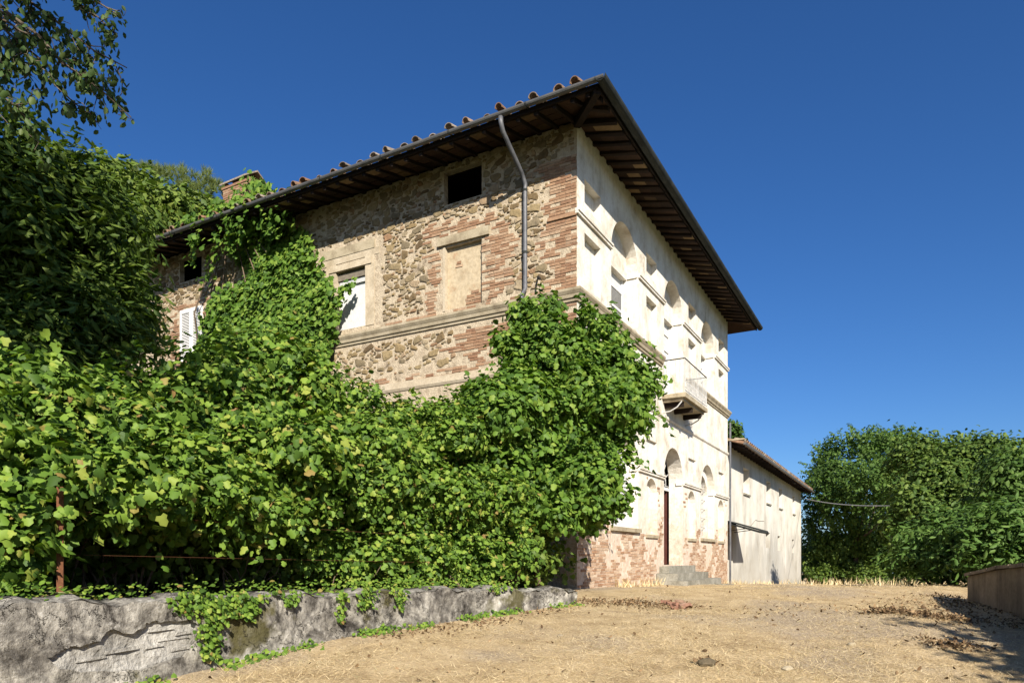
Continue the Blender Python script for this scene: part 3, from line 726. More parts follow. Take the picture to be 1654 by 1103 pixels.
# quoin bricks showing on the front side of the corner are plastered; stones next
ST = []
def free(t, z, rx, rz):
    for (a, c, r1, r2) in ST:
        dx = (t - a) / (rx + r1); dz = (z - c) / (rz + r2)
        if dx * dx + dz * dz < .86: return False
    return True
for pas, (rmin, rmax, tries) in enumerate(((.10, .145, 800), (.055, .095, 8000), (.026, .048, 18000))):
    for _ in range(tries):
        t = random.uniform(.1, 14.6); z = random.uniform(5.2, 9.95)
        if 7.2 < t < 10.6 and random.random() < .8: continue
        rx = random.uniform(rmin, rmax) * random.uniform(1, 1.45); rz = random.uniform(rmin, rmax) * .78
        if 6.08 < z + rz and z - rz < 6.60: continue
        if any(brick_zone(t + a, z + c) for a in (-rx, 0, rx) for c in (-rz, 0, rz)): continue
        if plaster_zone(t, z) and random.random() < .93: continue
        if any(inside((t + a * 1.05, z + c * 1.05), o) for o in openL for a in (-rx, 0, rx) for c in (-rz, 0, rz)): continue
        if t - rx < .05: continue
        if free(t, z, rx, rz): ST.append((t, z, rx, rz))
print('stones', len(ST))
import bmesh
stone_var = []
for k in range(12):
    bm = bmesh.new(); bmesh.ops.create_icosphere(bm, subdivisions=2, radius=1)
    ph = [random.uniform(0, 6.28) for _ in range(6)]
    for vtx in bm.verts:
        x, y, zz = vtx.co; w_ = math.atan2(zz, x)
        r = 1 + .15 * math.sin(2 * w_ + ph[0]) + .13 * math.sin(3 * w_ + ph[1]) + .09 * math.sin(5 * w_ + ph[2])
        sq = lambda q: math.copysign(abs(q) ** .58, q)
        vtx.co = (sq(x) * r, (sq(y) + .10 * math.sin(x * 4 + ph[3]) + .10 * math.sin(zz * 4 + ph[4])), sq(zz) * r)
    for vtx in list(bm.verts):
        if vtx.co.y > .15: vtx.co.y = .15
    me = bpy.data.meshes.new('stone'); bm.to_mesh(me); bm.free(); me.materials.append(M['stone']); stone_var.append(me)
ST.sort(key=lambda s: -s[2] * s[3] / (15 + .49 * s[0]) ** 2 * (1 if s[0] < 7.2 or s[0] > 11 else .1))
rest = MB()
for i, (t, z, rx, rz) in enumerate(ST):
    dp_ = random.uniform(.012, .032)
    me = random.choice(stone_var)
    if i < 300: put(me, 'stone', (-t, -.003, z), 0, flank, ry=random.uniform(-.4, .4), sc=(rx * .93, dp_, rz * .93))
    else:
        b0 = len(rest.v); rest.v += [(-t + p.co.x * rx * .93, p.co.y * dp_ - .003, z + p.co.z * rz * .93) for p in me.vertices]
        rest.f += [tuple(b0 + j for j in pl.vertices) for pl in me.polygons]
rest.build('small_stones', M['stone'], flank, kind='stuff')

# ------------------------------------------------------------------ the annex
annex = tag(empty('annex_house', tuple(wr(14.6, -.5)), ANG), 'low plastered farm annex with stained grey walls joined to the white front', 'house')
AL, AD = 23.4, .12                       # length, set back from the front
def ma(t, z, d=0.0): return (-AD - d, t - 14.6, z + .5)
def mr2(t, z, d=0.0): return ma(t, z, d)
AW = [(18.3, 19.65, 3.52, 4.66), (24.2, 25.5, 3.48, 4.64), (28.35, 29.5, 3.48, 4.62), (33.9, 34.9, 3.45, 4.60)]
AW2 = [(24.05, 25.35, 1.15, 1.95), (27.9, 28.85, 1.05, 1.87), (33.65, 34.6, .95, 1.80)]
holesA = [(rect(*q), .34) for q in AW] + [(rect(*q), .34) for q in AW2] + [(rect(15.0, 16.1, -1, 1.9), .35)]
aw = facade('wall', ma, rect(14.62, 14.6 + AL, -3, 5.35), holesA, M['annex'], annex)
for k, q in enumerate(AW):
    wo = facade('window', ma, rect(*q), [], M['cream'] if k in (0,) else M['sandstone'], annex, d0=.34)
    b = MB(); b.box(-AD - .05, -AD + .06, q[0] - 14.65, q[1] - 14.55, q[2] + .42, q[2] + .5, .004); b.build('sill', M['step'], wo)
for q in AW2: facade('window', ma, rect(*q), [], M['wood'], annex, d0=.34)
facade('door', ma, rect(15.0, 16.1, -1, 1.9), [], M['wood'], annex, d0=.35)
facade('end_wall', lambda t, z, d: (-AD - t, AL, z + .5), [(0, -3), (8, -3), (8, 5.35), (4, 6.6), (0, 5.35)], [], M['annex'], annex)
# roof with open eave
def arf(name, zoff, th_, mat):
    v = [(.62, -.0, 5.72), (.62, AL + .55, 5.72), (-AD - 4.0, AL + .55, 7.05), (-AD - 4.0, 0, 7.05), (-AD - 8.5, AL + .55, 5.6), (-AD - 8.5, 0, 5.6)]
    v = [(x, y, z + zoff) for (x, y, z) in v]; v += [(x, y, z - th_) for (x, y, z) in v]
    f = [(0, 1, 2, 3), (3, 2, 4, 5), (9, 8, 7, 6), (11, 10, 8, 9), (0, 6, 7, 1), (1, 7, 8, 2), (2, 8, 10, 4), (0, 3, 9, 6), (3, 5, 11, 9)]
    return mesh(name, v, f, mat, annex)
ar = arf('roof', .0, .10, M['tile'])
for k in range(int(AL / .7)):
    b = MB(); y = .3 + .7 * k; b.v = [(.58, y, 5.60), (.58, y + .1, 5.60), (.58, y + .1, 5.48), (.58, y, 5.48), (-AD, y, 5.82), (-AD, y + .1, 5.82), (-AD, y + .1, 5.66), (-AD, y, 5.66)]
    b.f = [(0, 1, 2, 3), (4, 7, 6, 5), (0, 4, 5, 1), (1, 5, 6, 2), (2, 6, 7, 3), (3, 7, 4, 0)]; b.build('rafter', M['rafter'], annex)
b = MB(); b.box(.60, .70, 0, AL + .55, 5.60, 5.67); b.build('gutter', M['gutter_grey'], annex)
for k in range(int(AL / .40)):
    put(c_me, 'roof_tile', (.66, .25 + .4 * k, 5.73), math.pi / 2, ar, rx=.28)
b = MB(); b.box(-.6, .66, -.02, .10, 5.78, 5.83, .01); b.build('verge_slab', M['sandstone'], annex)
# corrugated awning on a timber frame, cracks
b = MB(); nn = 40; v = []
for i in range(nn + 1):
    s_ = i / nn; zz = .025 * math.sin(i * 1.57)
    for (xx, zb) in ((-AD + .01, 2.62), (1.2, 2.22)):
        v.append((xx, .05 + 2.1 * s_, zb + zz)); v.append((xx, .05 + 2.1 * s_, zb + zz - .09))
f = []
for i in range(nn):
    a = 4 * i; f += [(a, a + 2, a + 6, a + 4), (a + 1, a + 5, a + 7, a + 3), (a, a + 4, a + 5, a + 1), (a + 2, a + 3, a + 7, a + 6)]
aw_ = mesh('awning', v, f, M['gutter'], annex); aw_["label"] = "small corrugated metal awning"
for y in (.25, 1.75):
    b = MB(); b.tube([(-AD, y, 2.2), (.7, y, 2.3)], .015, 6); b.build('awning_strut', M['rafter'], annex)
b = MB(); b.tube([(-AD + .004, 5.3, 2.6), (-AD + .004, 6.6, 2.95), (-AD + .004, 7.4, 2.93), (-AD + .004, 8.9, 3.0)], .012, 4); b.build('pipe_run', M['wood'], annex)
b = MB(); b.tube([(-AD + .006, 9.15, 5.2), (-AD + .006, 9.15, 2.4)], .012, 4); b.build('wall_wire', M['wood'], annex)

# ------------------------------------------------------------------ leaf clouds
def folded(half, fold):
    """outline half [(x,y)...] from base to tip -> verts, tris (fan from the midrib)"""
    pts = [(x, y) for (x, y) in half] ; n = len(pts)
    V = [(.42, 0, .05)] + [(x, y, -fold * abs(y)) for (x, y) in pts] + [(x, -y, -fold * abs(y)) for (x, y) in pts[-2:0:-1]]
    m = len(V) - 1
    T = [(0, 1 + i, 1 + (i + 1) % m) for i in range(m)]
    return np.array(V), np.array(T)
T_VINE = folded([(0, 0), (-.10, .30), (.22, .52), (.40, .34), (.72, .36), (1.0, 0)], .35)
T_VINE_S = folded([(0, 0), (.05, .42), (.55, .40), (1.0, 0)], .35)
T_OVAL = folded([(0, 0), (.3, .30), (.7, .26), (1.0, 0)], .4)
T_LONG = folded([(0, 0), (.3, .17), (.65, .16), (1.0, 0)], .4)
T_FAR = (np.array([(0, 0, 0), (.45, .34, -.1), (1.0, 0, -.05), (.5, -.34, -.1)]), np.array([(0, 1, 2), (0, 2, 3)]))
T_NEEDLE = (np.array([(0, .03, 0), (0, -.03, 0), (1.0, 0, 0)]), np.array([(0, 1, 2)]))

def unit(a): return a / np.maximum(np.linalg.norm(a, axis=1, keepdims=True), 1e-9)

def leaf_frames(nrm, droop, r, spread=.7):
    nrm = unit(nrm); d = np.tile(np.array([0, 0, -droop]), (len(nrm), 1)) + r.normal(0, spread, nrm.shape)
    t = unit(d - (d * nrm).sum(1, keepdims=True) * nrm); return t, np.cross(nrm, t), nrm

def leaves(name, pos, nrm, size, tm, mat, parent, droop=1.0, r=rng, parts=0, kind=None, spread=.7, tip=None):
    V0, T0 = tm
    if tip is None: t, b_, n_ = leaf_frames(nrm, droop, r, spread)
    else: t = unit(tip); n_ = unit(nrm - (nrm * t).sum(1, keepdims=True) * t); b_ = np.cross(n_, t)
    if parts:                              # the nearest outer leaves become objects of their own
        dist = np.linalg.norm(pos - np.array([0, 0, EYE]), axis=1); fr = -(nrm[:, 1]) * .8
        pick = np.argsort(dist - fr * 2 - size * 12)[:parts * 3]; pick = r.permutation(pick)[:parts]
        me = bpy.data.meshes.new('leaf'); me.from_pydata([tuple(p) for p in V0], [], [tuple(map(int, q)) for q in T0]); me.materials.append(mat)
        for i in pick:
            o = bpy.data.objects.new('leaf', me); m = Matrix((( *(t[i] * size[i]), 0), (*(b_[i] * size[i]), 0), (*(n_[i] * size[i]), 0), (0, 0, 0, 1))).transposed(); m.translation = Vector(pos[i])
            o.matrix_world = m; link(o, parent)
        k = np.ones(len(pos), bool); k[pick] = False
        pos, t, b_, n_, size = pos[k], t[k], b_[k], n_[k], size[k]; kind = 'stuff'
    s_ = size[:, None, None]
    V = pos[:, None, :] + s_ * (V0[None, :, 0:1] * t[:, None, :] + V0[None, :, 1:2] * b_[:, None, :] + V0[None, :, 2:3] * n_[:, None, :])
    T = T0[None] + (np.arange(len(pos)) * len(V0))[:, None, None]
    return tri_mesh(name, V.reshape(-1, 3), T.reshape(-1, 3), mat, parent, kind)

def blob_cloud(blobs, nclump, per, r, reach=.28, jit=.10, inner=.3, up=.45, lump=.16):
    """shoots on the skin of a union of ellipsoids; blobs = [(centre, (rx, ry, rz))]"""
    C = np.array([list(b[0]) for b in blobs]); R = np.array([b[1] for b in blobs], float)
    w_ = (R[:, 0] * R[:, 1] + R[:, 1] * R[:, 2] + R[:, 0] * R[:, 2]); w_ /= w_.sum()
    P_ = []; N_ = []; got = 0
    K = r.normal(0, 2.4, (6, 3)); PH = r.uniform(0, 6.28, 6)
    while got < nclump:
        m = nclump * 2; i = r.choice(len(blobs), m, p=w_); d = unit(r.normal(0, 1, (m, 3)))
        p = C[i] + d * R[i]
        lf = 1 + lump * np.sin(p @ K.T + PH).sum(1) / 2.4
        dep = np.where(r.random(m) < inner, r.uniform(.45, .95, m), r.uniform(.93, 1.03, m))
        p = C[i] + d * R[i] * (lf * dep)[:, None]
        q = (((p[:, None, :] - C[None]) / R[None]) ** 2).sum(2); q[np.arange(m), i] = 9
        ok = (q > .72).all(1) | (r.random(m) < .12)
        nn_ = unit(d / R[i]); P_.append(p[ok]); N_.append(nn_[ok]); got += ok.sum()
    Pc = np.concatenate(P_)[:nclump]; Nc = np.concatenate(N_)[:nclump]
    sd = unit(Nc + r.normal(0, .55, Nc.shape) + np.array([0, 0, .25]))          # shoot direction
    u = r.random((nclump, per, 1)) * reach
    pos = Pc[:, None] + sd[:, None] * u + r.normal(0, jit, (nclump, per, 3))
    nr = np.repeat(Nc[:, None], per, 1) + np.array([0, 0, up]) + r.normal(0, .5, (nclump, per, 3))
    return pos.reshape(-1, 3), unit(nr.reshape(-1, 3))

def clumpy(blobs, seed, n=17, core=.58, lo=.13, hi=.34, out=.86, upb=.2):
    g = np.random.default_rng(seed); L_ = []
    for c, R_ in blobs:
        R_ = np.array(R_); c = np.array(c); L_.append((tuple(c), tuple(R_ * core)))
        for _ in range(n):
            d = g.normal(0, 1, 3); d[2] += upb; d[1] -= .25; d /= np.linalg.norm(d); s_ = g.uniform(lo, hi)
            L_.append((tuple(c + d * R_ * out * g.uniform(.85, 1.1)), tuple(R_ * s_ * g.uniform(.85, 1.15, 3))))
    return L_

def B(px, py, Y, rx, ry, rz): return (tuple(P(px, py, Y)), (rx, ry, rz))

def stems(parent, roots, tops, r=.018, mat=None, name='stem'):
    for a, c in zip(roots, tops):
        a = Vector(a); c = Vector(c); m1 = a.lerp(c, .35) + Vector((random.uniform(-.15, .15), random.uniform(-.15, .15), 0)); m2 = a.lerp(c, .7) + Vector((random.uniform(-.2, .2), random.uniform(-.2, .2), 0))
        b = MB(); b.tube([a, m1, m2, c], [r, r * .85, r * .7, r * .4], 6); b.build(name, mat or M['stem'], parent, True)

# ------------------------------------------------------------------ retaining wall and terrace
WP = [(-6.4, -.2), (-4.75, 3.0), (-2.94, 6.28), (-1.88, 8.05), (-.55, 9.8), (.71, 11.0), (1.05, 11.28)]
seg = [0]
for i in range(1, len(WP)): seg.append(seg[-1] + math.hypot(WP[i][0] - WP[i - 1][0], WP[i][1] - WP[i - 1][1]))
SW = seg[-1]
def wxy(s): return float(np.interp(s, seg, [p[0] for p in WP])), float(np.interp(s, seg, [p[1] for p in WP]))
def wn(s):
    a = wxy(max(s - .3, 0)); c = wxy(min(s + .3, SW)); d = Vector((c[0] - a[0], c[1] - a[1])).normalized(); return Vector((-d.y, d.x))    # to the left = behind
WTOP_Y = [-1, 3, 5.2, 6.28, 8, 9.8, 11, 11.65, 12.1]; WTOP_Z = [1.30, 1.27, 1.25, 1.22, 1.17, 1.15, 1.08, 1.02, .98]
def wtop(s): return float(np.interp(wxy(s)[1], WTOP_Y, WTOP_Z)) + .024 * math.sin(s * 5.3) + .016 * math.sin(s * 13.7 + 1) + .012 * math.sin(s * 29.3 + 2)
def mw(s, z, d=0.0):
    x, y = wxy(s); nv = wn(s); q = d + .015 * math.sin(s * 3.1 + z * 5) + .010 * math.sin(s * 7.7 - z * 9) + .007 * math.sin(s * 17 + z * 14) + .005 * math.sin(s * 31 - z * 27); return (x + nv.x * q, y + nv.y * q, z)
rw = tag(empty('retaining_wall', (WP[2][0], WP[2][1], .3)), 'low grey retaining wall with flaking render, moss and hanging ivy', 'wall')
def rw_child(o): o.parent = rw; o.matrix_parent_inverse = Matrix.Translation((WP[2][0], WP[2][1], .3)).inverted(); return o
ss = np.arange(0, SW + .01, .07)
outer = [(float(s), -.6) for s in ss] + [(float(s), wtop(s)) for s in ss[::-1]]
def s_of_px(px):
    best = min(np.linspace(0, SW, 900), key=lambda s: abs((CX + F * wxy(s)[0] / max(wxy(s)[1], .3)) - px) if wxy(s)[1] > 1 else 1e9); return float(best)
def wall_pt(px, py): s = s_of_px(px); return (s, EYE + (HOR - py) / F * wxy(s)[1])
fall0 = [wall_pt(*p) for p in ((78, 1062), (95, 1078), (140, 1086), (230, 1080), (300, 1062), (318, 1035), (322, 1012), (308, 1002), (262, 1003), (240, 1006), (228, 1018), (206, 1022), (178, 1016), (160, 1035), (128, 1042), (104, 1046), (90, 1056))]
rj = random.Random(3); fall = []
for i, a in enumerate(fall0):
    c = fall0[(i + 1) % len(fall0)]
    for k in range(4): fall.append((a[0] + (c[0] - a[0]) * k / 4 + rj.uniform(-.012, .012), a[1] + (c[1] - a[1]) * k / 4 + rj.uniform(-.012, .012)))
extra = [(float(s), float(z)) for s in ss for z in np.arange(-.4, 1.05, .07) if not inside((s, z), fall)]
rw_child(facade('render_coat', mw, outer, [(fall, .045)], M['retain'], None, extra=extra))
bk = [(p[0], p[1]) for p in fall]
fb = rw_child(facade('bare_masonry', mw, bk, [], M['pale_masonry'], None, d0=.045, extra=[(float(s), float(z)) for s in np.arange(3, 9, .06) for z in np.arange(.2, 1.2, .06) if inside((s, z), bk)]))
s0_, z0_ = wall_pt(275, 1045)
for k in range(7):
    px_, py_, w_, h_ = ((265, 1017, 40, 9), (300, 1022, 26, 9), (285, 1032, 50, 9), (296, 1047, 30, 11), (255, 1044, 30, 9), (200, 1050, 60, 14), (150, 1064, 50, 13))[k]
    a = wall_pt(px_ - w_ / 2, py_ + h_ / 2); c = wall_pt(px_ + w_ / 2, py_ - h_ / 2); v = []
    for dd in (.05, .028):
        for (s, z) in ((a[0], a[1]), (c[0], a[1] + .01), (c[0] - .01, c[1]), (a[0] + .015, c[1] - .008)): v.append(mw(s, z, dd))
    rw_child(mesh('stone', v, [(4, 5, 6, 7), (0, 1, 5, 4), (1, 2, 6, 5), (2, 3, 7, 6), (3, 0, 4, 7)], M['pale_masonry'], None))
# coping and back
v = []; f = []
for s in ss:
    for dd, dz in ((0, 0), (.12, .03), (.38, .02), (.40, -.5)): p = mw(s, 0, dd); v.append((p[0], p[1], wtop(s) + dz))
for i in range(len(ss) - 1):
    for k in range(3): f.append((4 * i + k, 4 * i + k + 1, 4 * i + 5 + k, 4 * i + 4 + k))
f.append((0, 1, 2, 3)); e = 4 * (len(ss) - 1); f.append((e + 3, e + 2, e + 1, e))
rw_child(mesh('coping', v, f, M['retain'], None, True))
# terrace soil behind
v = []; f = []; ws = [.3, .8, 1.5, 2.5, 4, 6, 9, 13, 20, 30]
for s in ss[::2]:
    x, y = wxy(s); 
    for q in ws:
        v.append((x - q * .86 + .0, y + q * .5, (wtop(s) - .05) * max(0, 1 - q / 4) + 1.12 * min(1, q / 4) - (.0) + .03 * math.sin(s * 3 + q * 2.2)))
n = len(ws)
for i in range(len(ss[::2]) - 1):
    for k in range(n - 1): f.append((i * n + k, i * n + k + 1, (i + 1) * n + k + 1, (i + 1) * n + k))
o = mesh('garden_terrace', v, f, M['soil'], None, True); o["kind"] = "structure"

# ------------------------------------------------------------------ vines
r = np.random.default_rng(11)
def root_empty(name, label, cat, loc, group=None): return tag(empty(name, loc), label, cat, group)
def rel(o, root): o.parent = root; o.matrix_parent_inverse = root.matrix_world.inverted() if False else Matrix.Translation(root.location).inverted(); return o

class Plant:
    def __init__(s, name, label, cat, loc, group=None): s.root = root_empty(name, label, cat, loc, group); s.off = Vector(loc)
    def cloud(s, name, blobs, nc, per, size, tm, mat, seed, droop=1.0, parts=0, sj=.48, spread=.7, ck=None, **kw):
        r = np.random.default_rng(seed); pos, nr = blob_cloud(clumpy(blobs, seed + 500, **(ck or {})), nc, per, r, **kw)
        return s.raw(name, pos, nr, size * r.uniform(1 - sj, 1 + sj, len(pos)), tm, mat, r, droop, parts, spread)
    def raw(s, name, pos, nr, size, tm, mat, r, droop=1.0, parts=0, spread=.7, tip=None, kind=None):
        return leaves(name, pos - (0 if parts < 0 else np.array(s.off)), nr, size, tm, mat, s.root, droop, r, max(parts, 0), kind, spread, tip)
    def shoots(s, blobs, n, size, tm, mat, seed, lo=.25, hi=.75, dens=26, name='shoots', upb=.35):
        g = np.random.default_rng(seed); pos = []; nr = []
        for _ in range(n):
            c, R_ = blobs[g.integers(len(blobs))]; d = g.normal(0, 1, 3); d[1] -= .5; d[2] += upb; d /= np.linalg.norm(d)
            a = np.array(c) + d * np.array(R_) * .95; L_ = g.uniform(lo, hi); e = d + g.normal(0, .45, 3); e[2] += .25; e /= np.linalg.norm(e); k = max(3, int(L_ * dens))
            for i in range(k):
                u = (i + g.random()) / k; pos.append(a + e * L_ * u + np.array([0, 0, -.35 * L_ * u * u]) + g.normal(0, .035, 3)); nr.append(d * .6 + np.array([0, -.2, .5]) + g.normal(0, .5, 3))
        pos = np.array(pos); return s.raw(name, pos, unit(np.array(nr)), size * g.uniform(.55, 1.2, len(pos)), tm, mat, g, kind='stuff')
    def stem(s, pts, rad, name='stem', mat=None, n=6):
        b = MB(); b.tube([Vector(p) - s.off for p in pts], rad, n); return b.build(name, mat or M['stem'], s.root, True)

def wob(a, c, k=4, amp=.12):
    a = Vector(a); c = Vector(c); return [a.lerp(c, i / k) + (Vector((random.uniform(-amp, amp), random.uniform(-amp, amp), random.uniform(-amp, amp) * .4)) if 0 < i < k else Vector()) for i in range(k + 1)]

CORN = [B(868, 545, 14.15, .70, .6, .75), B(950, 592, 13.9, .95, .85, .92), B(990, 640, 13.7, .78, .75, .8), B(920, 680, 13.4, 1.4, 1.15, 1.2), B(940, 765, 13.1, .95, .9, .85),
        B(845, 720, 12.9, 1.3, 1.1, 1.15), B(875, 805, 12.7, .8, .7, .55), B(775, 690, 13.4, .9, .7, .6), B(795, 885, 12.3, .65, .5, .42)]
p = Plant('corner_vine', 'tall dark green vine bulging over the house corner beneath the balcony side', 'vine', P(900, 946, 13.6))
p.cloud('foliage', CORN, 4600, 10, .098, T_VINE, M['leaf_vine_old'], 1, inner=.2, reach=.16, jit=.075, lump=.12)
for k in range(7):
    q = P(random.uniform(800, 890), 948, random.uniform(12.6, 13.4)); p.stem(wob(q, P(random.uniform(800, 930), random.uniform(560, 780), 13.7), 5, .18), [.045, .04, .035, .03, .02, .012])
MID = [B(560, 898, 10.6, .8, .5, .38), B(650, 902, 11.0, .8, .5, .40), B(770, 905, 11.7, .8, .5, .40), B(490, 885, 10.1, .6, .5, .32), B(690, 745, 12.2, 1.15, .9, .95), B(600, 738, 11.7, 1.0, .8, .8), B(720, 885, 11.6, .9, .6, .4), B(640, 800, 11.2, 1.25, .9, .8), B(765, 832, 11.8, 1.05, .8, .62), B(522, 690, 11.4, .85, .7, .8), B(530, 765, 10.5, 1.1, .9, .9)]
p.shoots(CORN, 170, .10, T_VINE, M['leaf_vine_old'], 201)
p = Plant('hedge_vine', 'bright vine thicket in front of the lower stone wall, left of the corner vine', 'vine', P(640, 955, 11.6))
p.cloud('foliage', MID, 5800, 10, .074, T_VINE, M['leaf_vine'], 2, inner=.2, reach=.16, jit=.075, lump=.12)
for k in range(8):
    q = P(random.uniform(500, 780), 958, random.uniform(10.8, 11.8)); p.stem(wob(q, P(random.uniform(500, 780), random.uniform(700, 800), 11.5), 4, .15), [.03, .027, .022, .018, .01])
LEFT = [B(440, 645, 10.4, 1.0, .8, .75), B(362, 662, 9.5, .85, .7, .75), B(420, 742, 9.2, 1.05, .8, .75), B(250, 692, 8.6, .85, .7, .62), B(300, 785, 8.1, .95, .7, .52), B(130, 725, 7.6, .75, .6, .5),
        B(165, 795, 7.2, .75, .5, .40), B(28, 690, 6.9, .65, .5, .6), B(15, 790, 6.3, .62, .45, .5), B(-90, 740, 6.0, .6, .5, .7), B(10, 880, 6.0, .30, .3, .32), B(395, 830, 8.6, .7, .5, .32)]
p.shoots(MID, 220, .085, T_VINE, M['leaf_vine'], 202)
p.shoots(MID[4:], 60, .075, T_VINE, M['leaf_vine'], 212, .35, .8, 22, 'upright_shoots', 1.6)
p = Plant('fence_vine', 'large-leaved pale green grapevine smothering the wire fence above the retaining wall', 'vine', P(250, 960, 7.6))
p.cloud('foliage', LEFT, 4300, 9, .086, T_VINE, M['leaf_vine'], 3, parts=300, inner=.15, reach=.17, jit=.075, lump=.08)
for k in range(16):
    px_ = random.uniform(20, 470); Y_ = 6.6 + px_ / 150; q = P(px_, 962, Y_ + .2); p.stem(wob(q, P(px_ + random.uniform(-60, 60), random.uniform(740, 820), Y_ + .6), 4, .12), [.016, .014, .012, .010, .006])
p.shoots(LEFT, 260, .085, T_VINE, M['leaf_vine'], 203)
p.shoots(LEFT[:9], 90, .08, T_VINE, M['leaf_vine'], 213, .35, .85, 22, 'upright_shoots', 1.6)
UND = []
for k in range(17):
    px_ = 10 + 52 * k; Y_ = 7.3 + px_ / 150; UND += [B(px_, 885, Y_, .55, .4, .42), B(px_ + 20, 840, Y_ + .6, .6, .4, .5), B(px_ + 10, 905, Y_ + 1.7, .75, .4, .6), B(px_ - 12, 930, Y_ + 1.0, .6, .3, .3)]
p = Plant('undergrowth', 'dark tangled undergrowth in the shade beneath the vines', 'undergrowth', P(400, 955, 9.8))
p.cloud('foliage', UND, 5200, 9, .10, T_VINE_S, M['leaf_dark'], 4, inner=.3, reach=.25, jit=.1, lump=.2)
for k in range(10):
    px_ = random.uniform(60, 800); q = P(px_, 945, 7.2 + px_ / 150); p.stem(wob(q, q + Vector((random.uniform(-.3, .3), 0, random.uniform(.4, .9))), 3, .08), [.012, .01, .008, .005])
# climbing vine on the stone flank, over the eave to the chimney
poly = [(372, 338), (400, 352), (440, 312), (470, 320), (478, 352), (500, 375), (520, 420), (545, 470), (562, 495), (556, 520), (545, 540), (548, 590), (540, 640), (500, 660), (400, 660), (320, 610), (335, 560), (345, 520), (360, 490), (395, 468), (412, 440), (384, 420), (402, 395), (384, 372)]
p = Plant('wall_vine', 'bright green climbing vine on the stone flank reaching up to the chimney', 'vine', tuple(wl(9, 0, -.4)))
pts = []
def flank_hit(px, py):
    u = (px - CX) / F; t = (1.398 - u * 15) / (u * .4910 + .8712); Y = 15 + t * .4910; return t, (HOR - py) / F * Y + .65
rr = random.Random(5)
while len(pts) < 1500:
    q = (rr.uniform(310, 570), rr.uniform(308, 660))
    if inside(q, poly):
        t, z = flank_hit(*q); pts.append((t, z))
pos = []; nr = []
nv = np.array(HM.to_3x3() @ Vector((0, -1, 0)))
for (t, z) in pts:
    bul = .12 + .38 * (.5 + .5 * math.sin(t * 2.1 + z * 1.3) * math.sin(z * 2.4 - t)) + .25 * max(0, (8.6 - z) / 3)
    if z > 9.4: bul = rr.uniform(.2, 1.2)
    for k in range(10):
        w_ = wl(t + rr.gauss(0, .11), z + rr.gauss(0, .11), -(bul * rr.uniform(.55, 1.0) + .04)); pos.append(tuple(w_)); nr.append(nv + np.array([rr.gauss(0, .45), rr.gauss(0, .45), .35 + rr.gauss(0, .4)]))
# loose shoots across the white window and up the roof
def shoot(a, c, n_, jit=.06, zoff=0):
    for k in range(n_):
        w_ = Vector(a).lerp(Vector(c), rr.random()); pos.append((w_.x + rr.gauss(0, jit), w_.y + rr.gauss(0, jit), w_.z + rr.gauss(0, jit))); nr.append(nv + np.array([rr.gauss(0, .4), rr.gauss(0, .4), .5 + rr.gauss(0, .4)]))
shoot(wl(7.1, 7.15, -.25), wl(6.05, 7.75, -.3), 60); shoot(wl(7.2, 7.0, -.3), wl(6.45, 7.3, -.3), 50); shoot(wl(7.0, 6.7, -.25), wl(6.6, 6.9, -.2), 30)
for k in range(9): shoot(wl(8.7 + .38 * k, 10.05 + rr.uniform(-.1, .1), -1.15), wl(9.0 + .38 * k, 10.25 + rr.uniform(-.1, .25), -.7), 42, .1)
shoot(wl(10.6, 10.35, -.4), wl(11.0, 11.5, .5), 90, .12); shoot(wl(11.0, 10.7, .2), wl(12.1, 11.1, .55), 70, .1); shoot(wl(10.7, 11.2, .6), wl(10.95, 12.1, .7), 40, .08)
shoot(wl(10.9, 9.9, -1.15), wl(11.6, 9.1, -.9), 50, .1); shoot(wl(9.6, 9.9, -1.1), wl(10.2, 9.0, -.7), 60, .12)
shoot(wl(10.4, 9.6, -.9), wl(11.7, 8.6, -.3), 60, .1)
pos = np.array(pos); nr = unit(np.array(nr)); r = np.random.default_rng(9)
p.raw('foliage', pos, nr, .135 * r.uniform(.7, 1.3, len(pos)), T_VINE, M['leaf_vine_old'], r)
for k in range(8):
    t = 7.4 + .6 * k; p.stem([wl(t, -.2, -.3), wl(t + .2, 3, -.15), wl(t + .5, 6, -.2), wl(t + .9, 8, -.15), wl(9.6 + .2 * k, 9.6, -.5)], [.04, .035, .03, .022, .012])

# ------------------------------------------------------------------ ground cover and ivy on the retaining wall
r = np.random.default_rng(21)
p = Plant('ground_ivy', 'low ivy creeping along the top of the retaining wall and hanging over it', 'ivy', (-2.4, 7.6, 1.2)); p.root["kind"] = "stuff"
pos = []; nr = []
for _ in range(5200):
    s = r.uniform(3.2, SW - .8); q = abs(r.normal(0, .8)) + .05; x, y = wxy(s); nv2 = wn(s)
    den = .5 + .5 * math.sin(s * 2.1 + 1) * math.sin(s * .9 + q * 2)
    if r.random() > .12 + .8 * den * (.12 if q < .35 else 1): continue
    hh = r.random() * .16 * (1 if q > .3 else .5)
    pos.append((x + nv2.x * q, y + nv2.y * q, max(wtop(s) * (1 - min(q, 4) / 4) + 1.12 * min(q, 4) / 4, 1.0) + hh)); nr.append((r.normal(0, .4), -.4 + r.normal(0, .4), 1))
for (px_, w_, drop, n_) in ((335, .30, .60, 420), (385, .5, .22, 380), (300, .3, .2, 120), (548, .12, .34, 90), (590, .3, .26, 130), (640, .25, .24, 110), (460, .3, .14, 70), (800, .4, .10, 60)):
    s0 = s_of_px(px_)
    for _ in range(n_):
        u = r.random() ** 1.3; s = s0 + r.normal(0, w_ * .35 * (1 - .55 * u)); q = mw(s, wtop(s) + .05 - drop * u, -.03 - abs(r.normal(0, .03))); pos.append(q); nv2 = wn(s); nr.append((-nv2.x + r.normal(0, .35), -nv2.y + r.normal(0, .35), .5))
